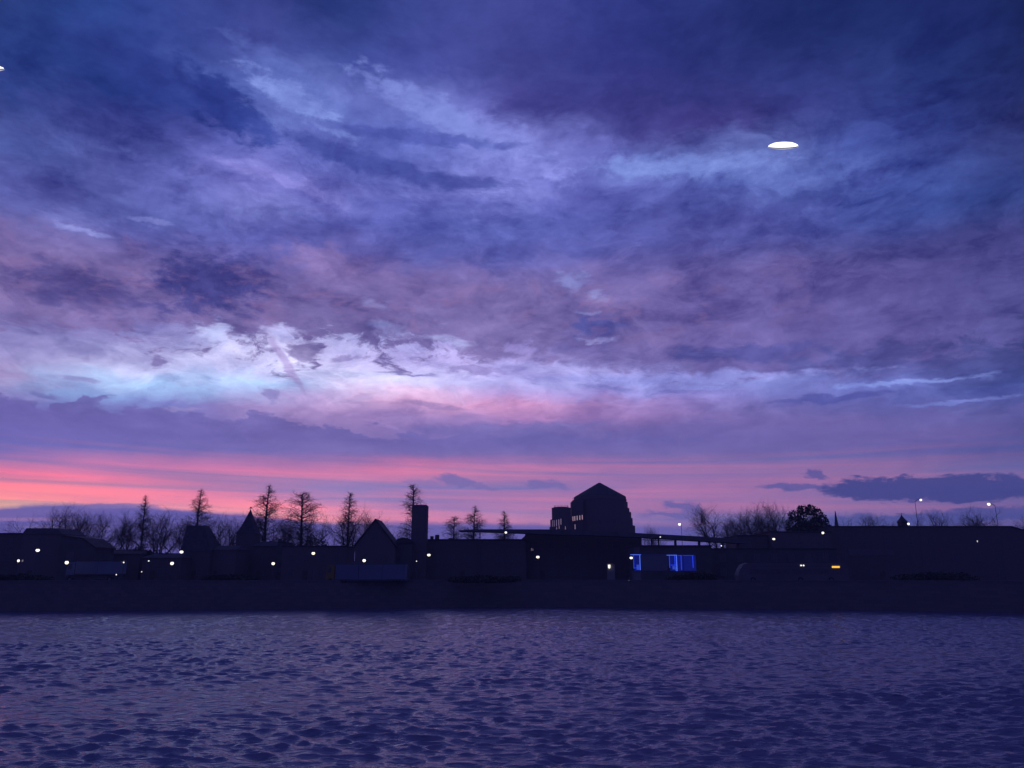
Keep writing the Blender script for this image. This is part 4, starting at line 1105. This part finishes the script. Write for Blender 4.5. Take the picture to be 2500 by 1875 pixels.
def broad_tree(seed, stems=4, spread=34, fork=.22, twig=8):
    """unit tall bare broadleaf tree (height about 10)"""
    rg = np.random.default_rng(seed); tr, crn = [], []
    if stems > 1 and fork > 0.1:
        base = grow(rg, np.zeros(3), np.array([0, 0, 1.]), 10*fork, .26, .20, 4, .05, .03, tr)
        st = base[-1]
    else: st = (np.zeros(3), np.array([0, 0, 1.]), .22)
    for s in range(stems):
        a = 2*math.pi*(s + rg.uniform(-.25, .25))/stems; t_ = R(rg.uniform(.35, 1)*spread)
        d = np.array([math.sin(t_)*math.cos(a), math.sin(t_)*math.sin(a), math.cos(t_)])
        limb = grow(rg, st[0], d, rg.uniform(5.6, 7.2)*(1-fork*.5), .15, .035, 9, .05, .10, tr)
        for i in range(4, 10):
            for _ in range(3 if i > 8 else 2):
                b_ = grow(rg, limb[i][0], side(rg, limb[i][1], R(rg.uniform(25, 60))), rg.uniform(1.6, 3.2)*(1-.02*i), .036, .011, 5, .09, .13, crn)
                for j in range(1, 6):
                    for _ in range(2):
                        c_ = grow(rg, b_[j][0], side(rg, b_[j][1], R(rg.uniform(25, 60))), rg.uniform(.6, 1.4), .011, .006, 3, .07, .16, crn)
                        for k_ in range(twig):
                            q = c_[rg.integers(1, 4)]
                            grow(rg, q[0], side(rg, q[1], R(rg.uniform(20, 60))), rg.uniform(.3, .8), .0028, .0021, 2, .05, .2, crn)
    top = max(max(s[2], s[5]) for s in tr + crn)
    k_ = 10.0/top
    return [tuple(v*k_ for v in s) for s in tr], [tuple(v*k_ for v in s) for s in crn]
def conifer(seed, width=1.5, clear=.30, blunt=.5, dens=1.0):
    """unit tall bare narrow conifer (height 10), short rising boughs with drooping twigs"""
    rg = np.random.default_rng(seed); tr, crn = [], []
    grow(rg, np.zeros(3), np.array([0, 0, 1.]), 10, .15, .022, 12, .3, .012, tr)
    n = int(105*dens)
    for i in range(n):
        t_ = clear + (1-clear)*(i+rg.uniform(0, 1))/n
        z = 10*t_
        f = (1-t_)/(1-clear)
        L = width*(min(1, f/ .75)**blunt*.9 + .10)*rg.uniform(.6, 1.1)*(1 if f < .85 else .75)
        a = rg.uniform(0, 2*math.pi); e = R(rg.uniform(18, 48))
        d = np.array([math.cos(a)*math.cos(e), math.sin(a)*math.cos(e), math.sin(e)])
        b_ = grow(rg, np.array([tr[min(11, int(t_*12))][0], tr[min(11, int(t_*12))][1], z]), d, L, .030, .009, 5, .04, .10, crn)
        for j in range(1, 6):
            for _ in range(3 if L > .7 else (2 if L > .35 else 1)):
                c_ = grow(rg, b_[j][0], side(rg, b_[j][1], R(rg.uniform(30, 75))), rg.uniform(.15, .45)*(.4+L), .008, .005, 3, -.10, .2, crn)
                for _ in range(2 if L > .5 else 1):
                    q = c_[rg.integers(1, 4)]
                    grow(rg, q[0], side(rg, q[1], R(rg.uniform(30, 60))), rg.uniform(.1, .25), .005, .0035, 2, -.05, .2, crn)
    top = max(max(s[2], s[5]) for s in tr + crn)
    k_ = 10.0/top
    return [tuple(v*k_ for v in s) for s in tr], [tuple(v*k_ for v in s) for s in crn]
KIND = {}
for nm, sg in (('oak', broad_tree(11, 5, 40, .20)), ('vase', broad_tree(23, 6, 30, .12)), ('wide', broad_tree(31, 5, 55, .16)), ('multi', broad_tree(47, 7, 38, .06)),
               ('slim', conifer(5, 1.15, .45, 1.0)), ('cone', conifer(8, 1.6, .34, .95)), ('blunt', conifer(13, 1.75, .28, .45)), ('dense', conifer(17, 1.0, .20, .5, 1.3))):
    KIND[nm] = (tube_mesh('trunk', sg[0], M['bark'], 6), tube_mesh('crown', sg[1], M['twig'], 3),
                float(np.percentile([math.hypot(s[3], s[4]) for s in sg[1]], 72)))
def tree(name, kind, px, ytop, D, halfw, label, group, rot=0.0, lean=0.0):
    x, _, z = at(px, ytop, D)
    t = thing(name, (x, D, GZ), label, 'tree', group)
    s = (z - GZ)/10.0*(1.08 if 'conifer' not in name else 1.0)
    w = halfw*D/F_PX/KIND[kind][2]
    t.scale = (w, w, s)
    t['crown_spread'] = w / s
    t.rotation_euler = (0, R(lean), R(rot))
    for part, i in (('trunk', 0), ('crown', 1)):
        o = bpy.data.objects.new(part, KIND[kind][i]); COL.objects.link(o); o.parent = t
    return t
GB, GCON = 'bare broadleaf trees behind the roofs', 'tall narrow bare conifers behind the roofs'
TREES = [
 ('bare_tree','oak',150,1220,196,60,'bare many stemmed tree, furthest left, beside the mansard house',GB,10),
 ('bare_tree','vase',205,1238,205,50,'bare spreading tree rising behind the lean to roof at left',GB,70),
 ('bare_tree','wide',262,1245,200,50,'bare tree with forked trunks over the left row house roof',GB,120),
 ('bare_tree','oak',318,1240,210,46,'bare tree close on the left of the leftmost tall conifer',GB,200),
 ('bare_tree','vase',400,1240,198,48,'bare v shaped tree between the leftmost conifer and the steep roofed house',GB,260),
 ('bare_tree','oak',452,1252,215,42,'bare tree partly behind the left edge of the steep roofed house',GB,15),
 ('bare_conifer','slim',359,1206,212,16,'leftmost tall bare conifer, with a small high crown',GCON,30),
 ('bare_conifer','cone',489,1189,212,24,'tall bare conifer directly behind the steep roofed house',GCON,90),
 ('bare_tree','wide',505,1262,222,40,'small bare tree right of the conifer behind the steep roofed house',GB,320),
 ('bare_tree','vase',562,1248,205,38,'small bare tree just left of the pointed turret',GB,140),
 ('bare_tree','oak',632,1236,210,42,'bare tree just right of the pointed turret',GB,50),
 ('bare_conifer','cone',654,1178,205,30,'tallest bare conifer, standing right of the pointed turret',GCON,160),
 ('bare_tree','vase',690,1255,215,40,'low bare tree between the two conifers right of the turret',GB,100),
 ('bare_conifer','blunt',747,1195,205,38,'blunt topped bare conifer midway between turret and gable house',GCON,210),
 ('bare_tree','wide',752,1252,212,52,'low spreading bare tree round the foot of the blunt topped conifer',GB,280),
 ('bare_tree','oak',850,1230,196,66,'broad bushy bare tree behind the gable house',GB,330),
 ('bare_conifer','dense',856,1197,202,18,'bare conifer rising out of the broad bushy tree by the gable house',GCON,20),
 ('bare_tree','oak',905,1238,200,50,'bare tree just behind the apex of the gable house',GB,190),
 ('bare_conifer','dense',1013,1176,206,24,'tall narrow bare conifer behind the brick stack',GCON,250),
 ('bare_conifer','blunt',1107,1256,222,22,'short bare conifer left of the tip of the walkway',GCON,60),
 ('bare_conifer','cone',1156,1231,222,24,'bare conifer crossing the thin tip of the walkway',GCON,130),
 ('bare_conifer','slim',1232,1245,222,17,'small bare conifer behind the lamp on the walkway',GCON,300),
 ('bare_tree','oak',1246,1280,226,28,'low bare bush like tree beside the conifer behind the walkway lamp',GB,45),
 ('bare_tree','vase',1588,1276,226,20,'lone tiny bare tree right of the round brick building',GB,75),
 ('bare_tree','wide',1745,1232,205,70,'wide bare tree with a strong dark trunk right of the pavilion',GB,155),
 ('bare_tree','oak',1815,1236,215,62,'hazy bare tree behind the wide bare tree at right',GB,240),
 ('bare_tree','multi',1862,1234,225,58,'hazy bare tree in the middle of the right hand grove',GB,25),
 ('bare_tree','wide',1902,1222,218,60,'tallest hazy bare tree of the right hand grove',GB,110),
 ('bare_tree','oak',1778,1246,222,46,'hazy bare tree squeezed between the first two trees of the right hand grove',GB,300),
 ('bare_tree','oak',1938,1240,228,44,'hazy bare tree half hidden by the round topped evergreen',GB,65),
 ('bare_tree','wide',2110,1250,330,62,'faint low bare tree between thin needle spire and cupola',GB,35),
 ('bare_tree','wide',2300,1244,225,58,'faint bare tree right of the small roof cupola',GB,85),
 ('bare_tree','oak',2368,1236,225,74,'faint broad bare tree under the rightmost tall lamp',GB,175),
 ('bare_tree','oak',2500,1240,215,42,'faint bare tree cut off by the right edge',GB,220),
]
for a_ in TREES: tree(*a_)

def leaf_cloud(rg, blobs, n, size):
    """leaf clumps scattered through several lobes"""
    c = np.array([b_[:3] for b_ in blobs]); r_ = np.array([b_[3:6] for b_ in blobs])
    wgt = r_.prod(1)**(2/3); idx = rg.choice(len(blobs), n, p=wgt/wgt.sum())
    d = rg.normal(0, 1, (n, 3)); d /= np.linalg.norm(d, axis=1, keepdims=True)
    p = c[idx] + r_[idx]*d*(rg.uniform(.35, 1.0, (n, 1))**.5)*(1+rg.normal(0, .06, (n, 1)))
    u = rg.normal(0, 1, (n, 3)); u /= np.linalg.norm(u, axis=1, keepdims=True)
    w = np.cross(u, rg.normal(0, 1, (n, 3))); w /= np.linalg.norm(w, axis=1, keepdims=True)
    s = size*rg.uniform(.6, 1.3, (n, 1))
    V_ = np.stack([p-u*s, p+w*s*.6, p+u*s, p-w*s*.6], 1).reshape(-1, 3)
    return V_, np.arange(4*n).reshape(-1, 4)
rg = np.random.default_rng(99)
D = 196
kx = D/F_PX
x, _, z = at(1975, 1234, D)
t = thing('evergreen_tree', (x, D, GZ), 'dense dark round topped evergreen tree at the right of the grove', 'tree')
blobs = []
for px_, py_, r_ in ((1962,1246,13),(1980,1245,14),(1995,1254,14),(1945,1258,16),(2008,1268,14),(1975,1268,28),(1940,1280,24),(2000,1285,26),(1970,1300,34),(2014,1290,14),(1958,1238,6),(1974,1238,6),(1950,1245,8)):
    q = at(px_, py_, D)
    blobs.append((q[0]-x, rg.uniform(-1.5, 1.5), q[2]-GZ, r_*kx, r_*kx*1.1, r_*kx*.95))
V_, F_ = leaf_cloud(rg, blobs, 6000, .25)
o = bpy.data.objects.new('crown', np_mesh('crown', V_, F_, M['leaf'])); COL.objects.link(o); o.parent = t
sg = []; grow(rg, np.zeros(3), np.array([0,0,1.]), (z-GZ)*.75, .42, .10, 8, .2, .03, sg)
for i in range(7):
    a = rg.uniform(0, 6.28); grow(rg, np.array(sg[3+i % 4][:3]), np.array([math.cos(a)*.6, math.sin(a)*.6, .7]), 4.5, .14, .03, 5, .05, .08, sg)
o = bpy.data.objects.new('trunk', tube_mesh('trunk', sg, M['bark'], 7)); COL.objects.link(o); o.parent = t

def shrub(px, ytop, wpx, D, label, n=2600):
    x, _, z = at(px, ytop, D); k_ = D/F_PX
    t = thing('shrub', (x, D, GZ), label, 'shrub', 'dark shrubs among the roofs and along the quay')
    h = z - GZ; w = wpx*k_
    bl = [(rg.uniform(-.75, .75)*w, rg.uniform(-1, 1), h*rg.uniform(.35, .62), w*.36, 1.4, h*rg.uniform(.26, .38)) for _ in range(7)]
    bl += [(0, 0, h*.62, w*.42, 1.5, h*.38), (-.5*w, 0, h*.4, w*.5, 1.5, h*.4), (.5*w, 0, h*.4, w*.5, 1.5, h*.4), (0, 0, h*.2, w*.9, 1.6, h*.22)]
    V_, F_ = leaf_cloud(rg, bl, n, .24)
    o = bpy.data.objects.new('foliage', np_mesh('foliage', V_, F_, M['hedge'])); COL.objects.link(o); o.parent = t
    sg = []
    for i in range(5):
        a = rg.uniform(0, 6.28); grow(rg, np.zeros(3), np.array([math.cos(a)*.5, math.sin(a)*.3, .8]), h*.7, .08, .02, 5, .05, .1, sg)
    o = bpy.data.objects.new('stems', tube_mesh('stems', sg, M['bark'], 4)); COL.objects.link(o); o.parent = t
for a_ in ((262,1318,48,176,'big mounded dark shrub at left below the bare trees'),(350,1322,44,176,'mounded dark shrub below the leftmost tall conifer'),
           (407,1347,22,174,'low dark shrub just left of the steep roofed house'),(522,1300,16,182,'tall thin dark shrub hugging the right side of the steep roofed house'),
           (775,1297,30,214,'round pale haze of shrub between blunt conifer and bushy tree'),
           (1690,1398,60,158,'low dark shrub on the quay right of the pavilion'),(60,1400,70,140,'low dark shrub on the quay below the mansard house'),
           (560,1402,70,140,'low dark shrub on the quay below the pointed turret'),(1180,1404,90,142,'long low dark shrub on the quay right of the pale blue truck'),
           (2280,1396,110,144,'long low dark shrub on the quay below the huge level roofed building')):
    shrub(*a_)

# ------------------------------------------------------------------ dusk haze over the water and the town
hz = MB().box(-700, 700, -100, 700, -3, 47).build('haze', None)
hz['kind'] = 'stuff'
hmat = bpy.data.materials.new('dusk_haze'); hmat.use_nodes = True
hn = hmat.node_tree; hn.nodes.clear()
vol = hn.nodes.new('ShaderNodeVolumePrincipled')
vol.inputs['Color'].default_value = (0.78, 0.80, 0.95, 1)
vol.inputs['Density'].default_value = HAZE
ho = hn.nodes.new('ShaderNodeOutputMaterial')
hn.links.new(vol.outputs[0], ho.inputs['Volume'])
hz.data.materials.clear(); hz.data.materials.append(hmat)
